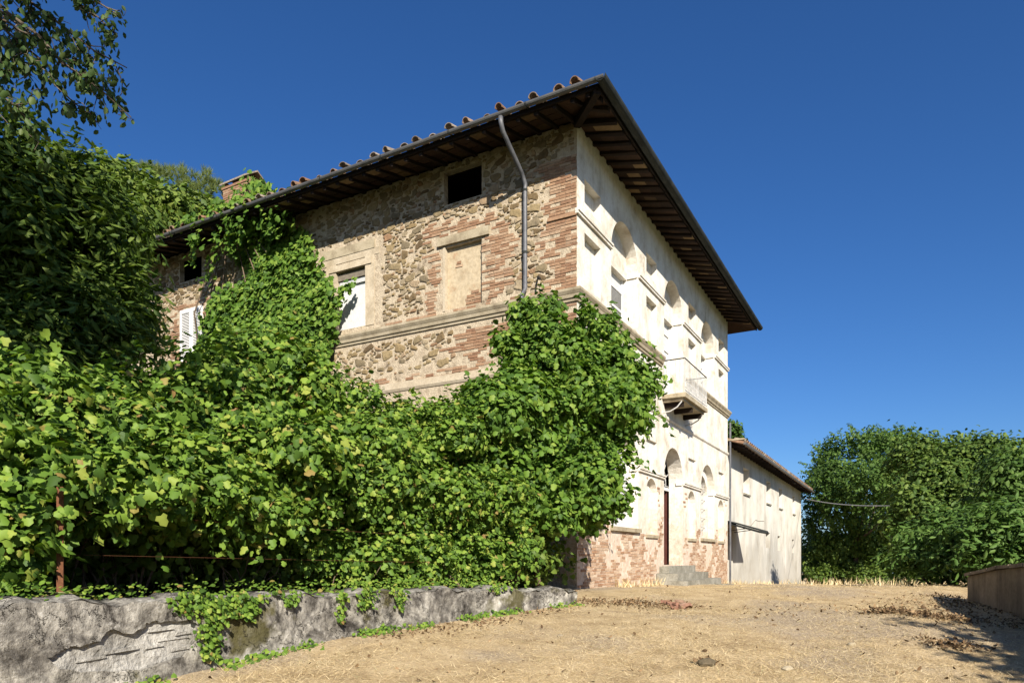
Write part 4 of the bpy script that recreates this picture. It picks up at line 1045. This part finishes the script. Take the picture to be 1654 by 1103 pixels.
for _ in range(1900):          # moss and weeds at the wall foot
    s = r.uniform(4.5, SW); x, y = wxy(s); nv2 = wn(s); q = -abs(r.normal(0, .09)) - .01
    if math.sin(s * 3.3) + .7 * math.sin(s * 7.1 + 2) < r.uniform(-.9, .9): continue
    xx, yy = x + nv2.x * q, y + nv2.y * q; pos.append((xx, yy, gnd(xx, yy) + r.random() * .09 * max(0, 1 + q / .25))); nr.append((r.normal(0, .5), -.6, .7))
pos = np.array(pos); nr = unit(np.array(nr))
p.raw('foliage', pos, nr, .040 * r.uniform(.5, 1.5, len(pos)), T_VINE_S, M['leaf_vine'], r, kind='stuff')
# green and dead twigs below the vines
for k in range(14):
    px_ = random.uniform(150, 620); Y_ = 7.2 + px_ / 190; a = P(px_, 950, Y_); c = a + Vector((random.uniform(-.5, .5), random.uniform(-.3, .3), random.uniform(.2, .7)))
    p.stem(wob(a, c, 3, .05), [.008, .007, .006, .004], 'twig')

# rusty fence post with wires
fp = tag(empty('fence_post', tuple(P(97, 960, 6.15))), 'rusty steel angle fence post standing on the retaining wall', 'post')
b = MB(); b.box(-.03, .03, -.004, .004, -.15, .95); b.box(-.004, .004, .0045, .045, -.15, .95); b.build('angle_bar', M['rust'], fp)
b = MB()
for zz in (.35, .75): b.tube([(-.02, .3, zz), (-2.5, -2.3, zz + .05)], .0016, 4); b.tube([(.02, .3, zz), (1.0, 2.2, zz - .04), (2.7, 4.6, zz - .1)], .0016, 4)
b.build('wire', M['rust'], fp)
# pale dry stalk lying on the coping at far left
b = MB(); b.tube([P(-20, 992, 5.35), P(60, 965, 5.9), P(140, 948, 6.4)], [.012, .010, .005], 6); b.tube([P(72, 955, 5.95), P(120, 958, 6.2), P(150, 962, 6.3)], [.006, .005, .003], 5)
tag(b.build('dry_stalk', M['straw'], None, True), 'pale dry stalk lying across the left end of the retaining wall', 'stalk')

# ------------------------------------------------------------------ trees
def tree(name, label, base, trunk_top, tr, blobs, nc, per, size, tm, mat, seed, group=None, limbs=7, cat='tree', sprigs=None, **kw):
    p = Plant(name, label, cat, tuple(base), group); random.seed(seed)
    tt = Vector(trunk_top); bs = Vector(base)
    pts = wob(bs - Vector((0, 0, .2)), tt, 5, .12); n_ = len(pts)
    b = MB(); b.tube([q - p.off for q in pts], [tr * (1.25 if i == 0 else 1 - .09 * i) for i in range(n_)], 10)
    for k in range(limbs):
        c = Vector(blobs[k % len(blobs)][0]); R_ = blobs[k % len(blobs)][1]
        e = c + Vector((random.uniform(-.6, .6) * R_[0], random.uniform(-.6, .6) * R_[1], random.uniform(-.2, .7) * R_[2])); a = pts[random.choice((2, 3, 4, 5))]
        b.tube([q - p.off for q in wob(a, e, 4, .15)], [tr * .45, tr * .36, tr * .26, tr * .16, tr * .06], 7)
    b.build('trunk', M['bark'], p.root, True)
    p.cloud('crown', blobs, nc, per, size, tm, mat, seed, **kw)
    if sprigs: p.shoots(blobs, sprigs[0], size, tm, mat, seed + 300, sprigs[1], sprigs[2], 14, 'sprigs', 1.1)
    return p

# dark broad-leaved tree at left in front of the flank
DK = [B(110, 345, 10.2, .95, 1.1, .80), B(20, 300, 9.6, .95, 1.0, .72), B(160, 415, 11.0, .70, .8, .75), B(90, 470, 10.0, 1.2, 1.1, .9), B(188, 520, 11.4, .52, .6, .6), B(-60, 400, 9.4, 1.2, 1.1, 1.1), B(100, 565, 9.8, .95, .9, .65),
      B(20, 560, 9.2, .8, .7, .55), B(-120, 330, 9.6, 1.1, 1.1, .9)]
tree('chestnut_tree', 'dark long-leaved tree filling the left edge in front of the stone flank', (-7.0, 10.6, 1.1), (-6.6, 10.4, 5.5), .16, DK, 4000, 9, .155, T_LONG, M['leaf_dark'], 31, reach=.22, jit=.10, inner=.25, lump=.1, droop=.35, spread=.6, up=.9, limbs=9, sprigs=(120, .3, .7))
# tall tree standing beside the camera at left; its boughs hang into the top left corner
OVC = [((-5.6, 1.6, 9.6), (2.2, 2.6, 2.2)), ((-4.6, .2, 11.0), (2.2, 2.4, 2.0)), ((-7.2, 2.4, 10.6), (2.0, 2.4, 2.0)), ((-6.2, 3.2, 8.6), (1.5, 1.5, 1.3)), ((-7.8, .6, 8.8), (1.8, 1.8, 1.5)), ((-3.3, 2.1, 8.3), (1.2, 1.2, .9))]
ov = tree('overhanging_tree', 'tall tree whose leafy boughs hang into the top left corner of the sky', (-7.2, .8, .9), (-6.6, 1.4, 8.2), .24, OVC, 700, 10, .16, T_OVAL, M['leaf_hang'], 32, reach=.5, jit=.2, inner=.45, up=.8, limbs=8)
random.seed(77); rr = random.Random(77)
pos = []; nr = []; tip = []
def twig(a, c, rad, n_, dens=10, sz=.03):
    pts = wob(a, c, 5, .05); ov.stem(pts, [rad * (1 - .15 * i) for i in range(6)], 'twig', M['bark'], 5)
    L_ = (Vector(c) - Vector(a)).length
    for k in range(int(L_ * dens)):
        u = rr.random(); i = min(int(u * 5), 4); q = pts[i].lerp(pts[i + 1], u * 5 - i); q = q + Vector((rr.gauss(0, sz), rr.gauss(0, sz), rr.gauss(0, sz)))
        pos.append(tuple(q)); nr.append((rr.gauss(0, .7), -.6 + rr.gauss(0, .6), rr.gauss(0, .6))); tip.append((rr.gauss(0, .5), rr.gauss(0, .5), -.9))
    return pts
BO = [((-60, -120), (198, 30), 6.2), ((-60, -60), (205, 110), 6.0), ((-40, -30), (212, 190), 5.9), ((-60, 10), (60, 60), 5.8), ((-70, -40), (160, 200), 6.1), ((40, -90), (190, 60), 6.3), ((-80, 30), (70, 110), 5.7), ((-50, -80), (120, 90), 6.0), ((-70, 60), (50, 200), 5.6), ((-60, -20), (175, 150), 6.1)]
for (a, c, Y_) in BO:
    pa, pc = P(a[0], a[1], Y_), P(c[0], c[1], Y_ + rr.uniform(-.1, .1)); main = twig(pa, pc, .018, 0, 22)
    ov.stem([Vector((-6.6, 2.4, 7.6)), Vector((-6.4, 4.2, 7.9)), Vector((pa.x - .5, pa.y - .3, pa.z + .1)), pa], [.06, .04, .026, .018], 'bough', M['bark'])
    for k in range(9):
        u = rr.uniform(.35, 1.0); i = min(int(u * 5), 4); q = main[i].lerp(main[i + 1], u * 5 - i)
        twig(q, q + Vector((rr.uniform(-.05, .24), rr.uniform(-.15, .15), rr.uniform(-.42, .12))), .006, 0, 52, .035)
pos = np.array(pos); nr = unit(np.array(nr)); tip = np.array(tip); r = np.random.default_rng(5)
k = (CX + F * pos[:, 0] / pos[:, 1] < 222)
ov.raw('hanging_leaves', pos[k], nr[k], .068 * r.uniform(.7, 1.25, k.sum()), T_OVAL, M['leaf_hang'], r, tip=tip[k])
# tree with pale leaves and the umbrella pine behind the roof
LT_ = [B(190, 330, 27, 1.9, 1.6, 1.5), B(255, 362, 27, 1.6, 1.6, 1.1), B(312, 372, 28, 1.4, 1.5, .9), B(120, 350, 26, 2.0, 1.6, 1.9), B(240, 400, 27, 2.2, 1.6, 1.8), B(60, 400, 26, 2, 1.6, 2), B(362, 372, 28.5, .8, 1, .5)]
tree('pale_tree', 'yellow-green tree rising behind the left end of the roof', (-15.0, 27.5, .3), (-14.6, 27.4, 11), .25, LT_, 2300, 9, .24, T_FAR, M['leaf_yellow'], 33, sprigs=(120, .4, .9), reach=.4, jit=.16, inner=.25, lump=.2)
pp = Plant('umbrella_pine', 'umbrella pine top behind the chimney and the pale tree', 'tree', (-20.5, 43, -.2))
PN = [B(258, 302, 42, 1.5, 1.5, .9), B(302, 308, 43, 1.7, 1.5, .95), B(338, 322, 43, 1.3, 1.3, .7), B(225, 320, 42, 1.4, 1.4, .9), B(290, 345, 43, 2.6, 2, 1.0)]
b = MB(); b.tube([Vector(q) - pp.off for q in ((-20.5, 43, -.4), (-20.3, 43, 8), (-20.4, 43, 16), (-20.3, 43, 22))], [.4, .34, .28, .2], 10)
for c, R_ in PN: b.tube([Vector(q) - pp.off for q in wob((-20.4, 43, 17), c, 3, .2)], [.18, .13, .1, .05], 6)
b.build('trunk', M['bark'], pp.root, True)
r = np.random.default_rng(34); pc, nc_ = blob_cloud(PN, 900, 1, r, inner=.15, lump=.15)
pos = np.repeat(pc, 34, 0); up_ = np.array([0, 0, .9]); td = np.repeat(unit(nc_ + up_), 34, 0) + r.normal(0, .45, (len(pos), 3))
pp.raw('crown', pos, r.normal(0, 1, pos.shape), .42 * r.uniform(.7, 1.2, len(pos)), T_NEEDLE, M['needle'], r, tip=td)
# trees at the right
R1 = [B(1385, 745, 51, 2.6, 2.6, 1.9), B(1342, 785, 50, 1.5, 2.2, 1.5), B(1440, 738, 52, 2.3, 2.4, 1.7), B(1400, 790, 47, 2.8, 3.0, 1.3), B(1460, 800, 46, 2.4, 3.0, 1.2), B(1345, 825, 51, 1.6, 2.4, 1.4), B(1325, 775, 52, .7, .8, .9)]
tree('grey_green_tree', 'airy blue-green tree just right of the annex gable end', (25.3, 51.5, -.5), (25.3, 51.4, 5), .22, R1, 2700, 9, .22, T_FAR, M['leaf_mid'], 41, sprigs=(330, .7, 1.9), reach=.4, jit=.2, inner=.25, lump=.16, ck=dict(n=26, upb=.5, out=.92, lo=.12, hi=.30, core=.5))
R2 = [B(1555, 752, 28, 1.5, 1.4, 1.0), B(1505, 790, 27.5, 1.2, 1.3, .9), B(1600, 770, 27, 1.5, 1.4, 1.1), B(1545, 825, 26.5, 2.0, 1.5, 1.0), B(1480, 745, 29, .9, 1, .75), B(1480, 850, 27, 1.0, 1.0, .8)]
tree('broad_tree', 'broad mid-green tree standing in the middle of the right-hand trees', (18.2, 28.4, .45), (18.1, 28.2, 3.4), .18, R2, 2600, 9, .17, T_OVAL, M['leaf_broad'], 42, sprigs=(240, .4, 1.1), reach=.32, jit=.14, inner=.25, lump=.14, up=.7, ck=dict(n=24, upb=.5, out=.92, lo=.14, hi=.32, core=.5))
R3 = [B(1640, 795, 21.5, 1.2, 1.3, 1.1), B(1700, 795, 21, 1.6, 1.5, 1.4), B(1660, 830, 21, 1.3, 1.2, .9), B(1745, 820, 20.5, 1.5, 1.4, 1.3)]
tree('edge_tree', 'leafy tree cut off by the right edge of the picture', (17.2, 21.5, .75), (17.0, 21.4, 3.2), .17, R3, 1900, 9, .16, T_OVAL, M['leaf_mid'], 43, sprigs=(160, .4, 1.0), reach=.3, jit=.13, inner=.25, lump=.14, up=.7, ck=dict(n=24, upb=.5, out=.92, lo=.14, hi=.32, core=.5))
R4 = [B(1330, 915, 58, 2.4, 2, 1.6), B(1400, 900, 57, 3, 2, 2.4), B(1480, 910, 56, 3, 2, 2.2), B(1450, 860, 58, 4, 3, 3.6), B(1560, 850, 56, 5, 3, 4), B(1350, 900, 60, 4, 3, 2.6), B(1680, 850, 56, 5.6, 3, 4), B(1500, 790, 60, 4.5, 3, 3.2), B(1620, 790, 58, 4.5, 3, 3.0)]
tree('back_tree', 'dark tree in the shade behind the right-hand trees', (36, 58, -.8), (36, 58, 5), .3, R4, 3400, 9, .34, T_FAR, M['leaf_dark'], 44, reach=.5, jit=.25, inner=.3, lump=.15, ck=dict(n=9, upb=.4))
def shrub(name, label, blobs, nc, size, seed, mat, base, tm=T_LONG, **kw):
    p = Plant(name, label, 'shrub', tuple(base)); p.cloud('foliage', blobs, nc, 9, size, tm, mat, seed, **kw)
    for k in range(6): c = Vector(blobs[k % len(blobs)][0]); p.stem(wob(Vector(base) + Vector((random.uniform(-.3, .3), random.uniform(-.2, .2), -.1)), c + Vector((0, 0, .2)), 3, .1), [.04, .03, .02, .01], 'stem', M['bark'])
shrub('laurel_shrub', 'light green laurel shrub at the foot of the broad tree', [B(1500, 880, 17.6, .75, .7, .6), B(1560, 865, 17, .85, .8, .65), B(1465, 905, 17.8, .5, .5, .4), B(1535, 915, 17, .9, .6, .4)], 620, .17, 51, M['leaf_laurel'], (10.9, 17.6, .85), droop=.2, reach=.3, up=.9, ck=dict(n=22, core=.5, lo=.16, hi=.34, out=.92))
shrub('laurel_shrub', 'light green laurel shrub behind the low boundary wall', [B(1615, 872, 15.5, .75, .7, .55), B(1670, 860, 15, .8, .7, .6), B(1590, 905, 15.6, .6, .5, .4), B(1650, 905, 15, .8, .6, .45)], 620, .16, 52, M['leaf_laurel'], (10.9, 15.6, .9), droop=.2, reach=.3, up=.9, ck=dict(n=22, core=.5, lo=.16, hi=.34, out=.92))
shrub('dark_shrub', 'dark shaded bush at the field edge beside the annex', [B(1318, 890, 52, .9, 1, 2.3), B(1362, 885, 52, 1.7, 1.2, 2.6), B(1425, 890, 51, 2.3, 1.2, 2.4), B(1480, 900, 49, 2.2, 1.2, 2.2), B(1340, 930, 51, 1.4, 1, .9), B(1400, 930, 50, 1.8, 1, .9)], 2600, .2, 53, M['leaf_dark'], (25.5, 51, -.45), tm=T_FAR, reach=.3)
tree('distant_tree', 'small treetop peeping out behind the annex roof', (13.6, 47, -.3), (13.7, 46.8, 7.5), .14, [B(1180, 698, 46, .55, .6, .55), B(1168, 712, 46, .7, .6, .6), B(1192, 710, 46, .35, .4, .35)], 330, 8, .2, T_FAR, M['leaf_mid'], 61, reach=.3, jit=.12, limbs=5)
# unseen hedge added out of frame at right, to throw the shade on the yard
p = Plant('shade_hedge', 'unseen hedge added beyond the boundary wall to shade the yard', 'hedge', (9.5, 3, .4))
HB = []
for k in range(9):
    u = k / 8; HB.append(((9.35 - 4.3 * u, 5.5 - 7.4 * u, 2.3), (1.1, 1.0, 2.75 - .5 * u)))
    HB.append(((11.2 - 4.3 * u, 4.7 - 7.4 * u, 2.3), (1.3, 1.1, 2.75 - .5 * u)))
p.cloud('foliage', HB, 3600, 10, .16, T_OVAL, M['leaf_dark'], 71, inner=.6, reach=.25, jit=.12, lump=.05, ck=dict(n=5, core=.9, lo=.2, hi=.3))
for k in range(9): q = HB[2 * k][0]; p.stem([(q[0], q[1], gz(q[1]) - .1), (q[0] + .05, q[1], 1.5), (q[0], q[1], 3.2)], [.07, .05, .02], 'trunk', M['bark'])

# ------------------------------------------------------------------ boundary wall at right
bw = tag(empty('boundary_wall', (7.75, 11.75, .8)), 'low dark stained boundary wall in shade at the right edge', 'wall')
BP = [(7.9, 12.1), (7.2, 10.3), (6.4, 8.1), (5.6, 5.8), (4.8, 3.0)]
bz = [1.27, 1.42, 1.53, 1.5, 1.45]
v = []; f = []
for i, (x, y) in enumerate(BP):
    for k in range(2 if 0 < i < 4 else 1):
        g_ = gz(y) - .4
        v += [(x - 7.75, y - 11.75, g_ - .8), (x - 7.75, y - 11.75, bz[i] - .8), (x - 7.75 + .32, y - 11.75 - .12, bz[i] - .8 + .01), (x - 7.75 + .32, y - 11.75 - .12, g_ - .8)]
        break
for i in range(4):
    for k in range(4): f.append((4 * i + k, 4 * i + (k + 1) % 4, 4 * i + 4 + (k + 1) % 4, 4 * i + 4 + k))
f += [(0, 3, 2, 1), (16, 17, 18, 19)]
mesh('masonry', v, f, M['bwall'], bw)
b = MB()
for i in range(4):
    (xa, ya), (xc, yc) = BP[i], BP[i + 1]; n = 4
    for k in range(n):
        a, c = k / n, (k + .96) / n; v = []
        for q in (a, c):
            x = xa + (xc - xa) * q - 7.75; y = ya + (yc - ya) * q - 11.75; z = bz[i] + (bz[i + 1] - bz[i]) * q - .8 + random.uniform(.0, .012)
            v += [(x - .05, y + .02, z), (x + .37, y - .14, z + .012), (x + .37, y - .14, z + .07), (x - .05, y + .02, z + .05)]
        mesh('coping_stone', v, [(0, 1, 2, 3), (7, 6, 5, 4), (0, 4, 5, 1), (1, 5, 6, 2), (2, 6, 7, 3), (3, 7, 4, 0)], M['bwall'], bw)

# cable from the annex gable to the trees
b = MB(); a, c = wr(38.2, 4.75), P(1475, 815, 30); a = Vector(a); 
b.tube([a.lerp(c, k / 12) + Vector((0, 0, -.9 * (k / 12) * (1 - k / 12))) for k in range(13)], .022, 5)
tag(b.build('overhead_cable', M['cable'], None, True), 'thin grey cable running from the annex gable into the trees', 'cable')

# ------------------------------------------------------------------ straw, litter and debris on the yard
r = np.random.default_rng(81)
def yard(n, ymin, ymax, power=1.0):
    Y = ymin + (ymax - ymin) * r.random(n) ** power; u = r.uniform(-.62, .78, n); X = u * Y
    wx = np.interp(Y, [p[1] for p in WP], [p[0] for p in WP], right=99); wx = np.where(Y > 11.28, 1.05 + (Y - 11.28) * .5, wx)
    k = X > wx + .05; return X[k], Y[k]
X, Y = yard(430000, 4.2, 22, 1.8)
pat = np.sin(X * .9 + 1.2 * np.sin(Y * .7)) * np.sin(Y * 1.1 + X * .3) + .6 * np.sin(X * 2.7 - Y * 1.9)
k = r.random(len(X)) < np.clip(.75 + .35 * pat, .25, 1); X, Y = X[k], Y[k]
pos = np.stack([X, Y, gndv(X, Y) + .004], 1); th_ = r.uniform(0, 6.28, len(X)); el = np.abs(r.normal(0, .28, len(X)))
tip = np.stack([np.cos(th_) * np.cos(el), np.sin(th_) * np.cos(el), np.sin(el)], 1)
o = leaves('dry_grass', pos, np.tile([0., 0, 1], (len(pos), 1)) + r.normal(0, .3, pos.shape), r.uniform(.025, .10, len(pos)), (np.array([(0, .02, 0), (0, -.02, 0), (1.0, 0, 0)]), np.array([(0, 1, 2)])), M['straw'], None, r=r, tip=tip, kind='stuff')
tag(o, 'mown dry straw and grass lying over the yard', 'straw')
# tufts at the far edge of the yard and by the wall feet
Xe = np.concatenate([r.uniform(9, 15, 900), r.uniform(2.5, 14, 900)]); Ye = np.concatenate([r.uniform(17, 26, 900), np.interp(Xe[900:], [2.5, 14], [17, 38]) + r.uniform(-.8, -.1, 900)])
pos = np.stack([Xe, Ye, gndv(Xe, Ye)], 1); tip = np.stack([r.normal(0, .4, len(Xe)), r.normal(0, .4, len(Xe)), np.ones(len(Xe))], 1)
o = leaves('grass_tufts', pos, r.normal(0, 1, pos.shape), r.uniform(.1, .3, len(pos)), (np.array([(0, .05, 0), (0, -.05, 0), (1.0, 0, 0)]), np.array([(0, 1, 2)])), M['straw'], None, r=r, tip=tip, kind='stuff'); tag(o, 'thin grass tufts along the far edge of the yard', 'grass')
# dead leaves gathered in streaks
def ground_px(px, py):
    for Y_ in np.arange(4, 40, .02):
        x = (px - CX) / F * Y_
        if HOR - F * (gnd(x, Y_) - EYE) / Y_ <= py: return x, Y_
    return (px - CX) / F * 18, 18.
LX = []; LY = []; LZ = []
for (pa, pc, n_, wd, ht) in (((1400, 992), (1450, 988), 260, .10, .10), ((1440, 990), (1560, 1003), 700, .13, .07), ((1560, 1000), (1650, 1010), 500, .5, .03), ((1530, 970), (1640, 985), 900, .7, .03), ((1495, 1038), (1580, 1048), 300, .12, .05),
                             ((940, 972), (1080, 980), 800, .35, .05), ((1080, 978), (1110, 982), 140, .2, .04), ((600, 1030), (900, 985), 420, .18, .03), ((1500, 962), (1545, 966), 160, .2, .05), ((1200, 990), (1380, 985), 120, .6, .02), ((1130, 1075), (1150, 1075), 40, .06, .06)):
    a = ground_px(*pa); c = ground_px(*pc)
    u = r.random(n_); LX += list(a[0] + (c[0] - a[0]) * u + r.normal(0, wd, n_)); LY += list(a[1] + (c[1] - a[1]) * u + r.normal(0, wd, n_)); LZ += list(np.abs(r.normal(0, ht * .4, n_)))
X, Y = yard(700, 5, 20, 1.3); LX += list(X); LY += list(Y); LZ += [0.005] * len(X)
LX, LY, LZ = map(np.array, (LX, LY, LZ)); pos = np.stack([LX, LY, gndv(LX, LY) + LZ + .008], 1)
o = leaves('fallen_leaves', pos, np.tile([0., 0, 1], (len(pos), 1)) + r.normal(0, .6, pos.shape), r.uniform(.02, .065, len(pos)), T_OVAL, M['litter'], None, droop=0, r=r, kind='stuff'); tag(o, 'dead brown leaves gathered in streaks on the yard', 'leaves')
# broken brick near the steps
random.seed(91)
wh = ['left end', 'middle', 'right end']
for k in range(12):
    px_ = 1072 + 38 * random.random(); py_ = 974 + 10 * random.random(); x, y = ground_px(px_, py_); s_ = random.uniform(.04, .09)
    b = MB(); b.box(-s_, s_, -s_ * .6, s_ * .6, -s_ * .3, s_ * .5, s_ * .22); o = b.build('broken_brick', M['rubble']); o.location = (x, y, gnd(x, y) + s_ * .3); o.rotation_euler = (random.uniform(-.4, .4), random.uniform(-.4, .4), random.uniform(0, 6))
    tag(o, 'broken red brick lying in the rubble heap on the straw before the villa steps', 'brick', 'broken bricks before the steps')
for (px_, py_, s_, lab) in ((1142, 1075, .07, 'dark clod of earth lying on the straw at bottom centre'), (1376, 1042, .035, 'small stone on the bare patch right of the clod'), (905, 1028, .03, 'pale pebble on the straw below the villa corner'), (1272, 1082, .04, 'pale stone on the straw near the bottom edge')):
    x, y = ground_px(px_, py_); bm = bmesh.new(); bmesh.ops.create_icosphere(bm, subdivisions=2, radius=s_)
    for vtx in bm.verts: vtx.co = Vector((vtx.co.x * 1.3, vtx.co.y, vtx.co.z * .7)) * (1 + random.uniform(-.16, .16))
    me = bpy.data.meshes.new('field_stone'); bm.to_mesh(me); bm.free(); me.materials.append(M['soil'] if s_ > .06 else M['sandstone']); o = link(bpy.data.objects.new('field_stone', me)); o.location = (x, y, gnd(x, y) + s_ * .3); tag(o, lab, 'stone')
bpy.context.view_layer.update()
print('tris', sum(len(m.loop_triangles) if m.loop_triangles else sum(len(q.vertices) - 2 for q in m.polygons) if len(m.polygons) < 3000 else len(m.polygons) for m in bpy.data.meshes))
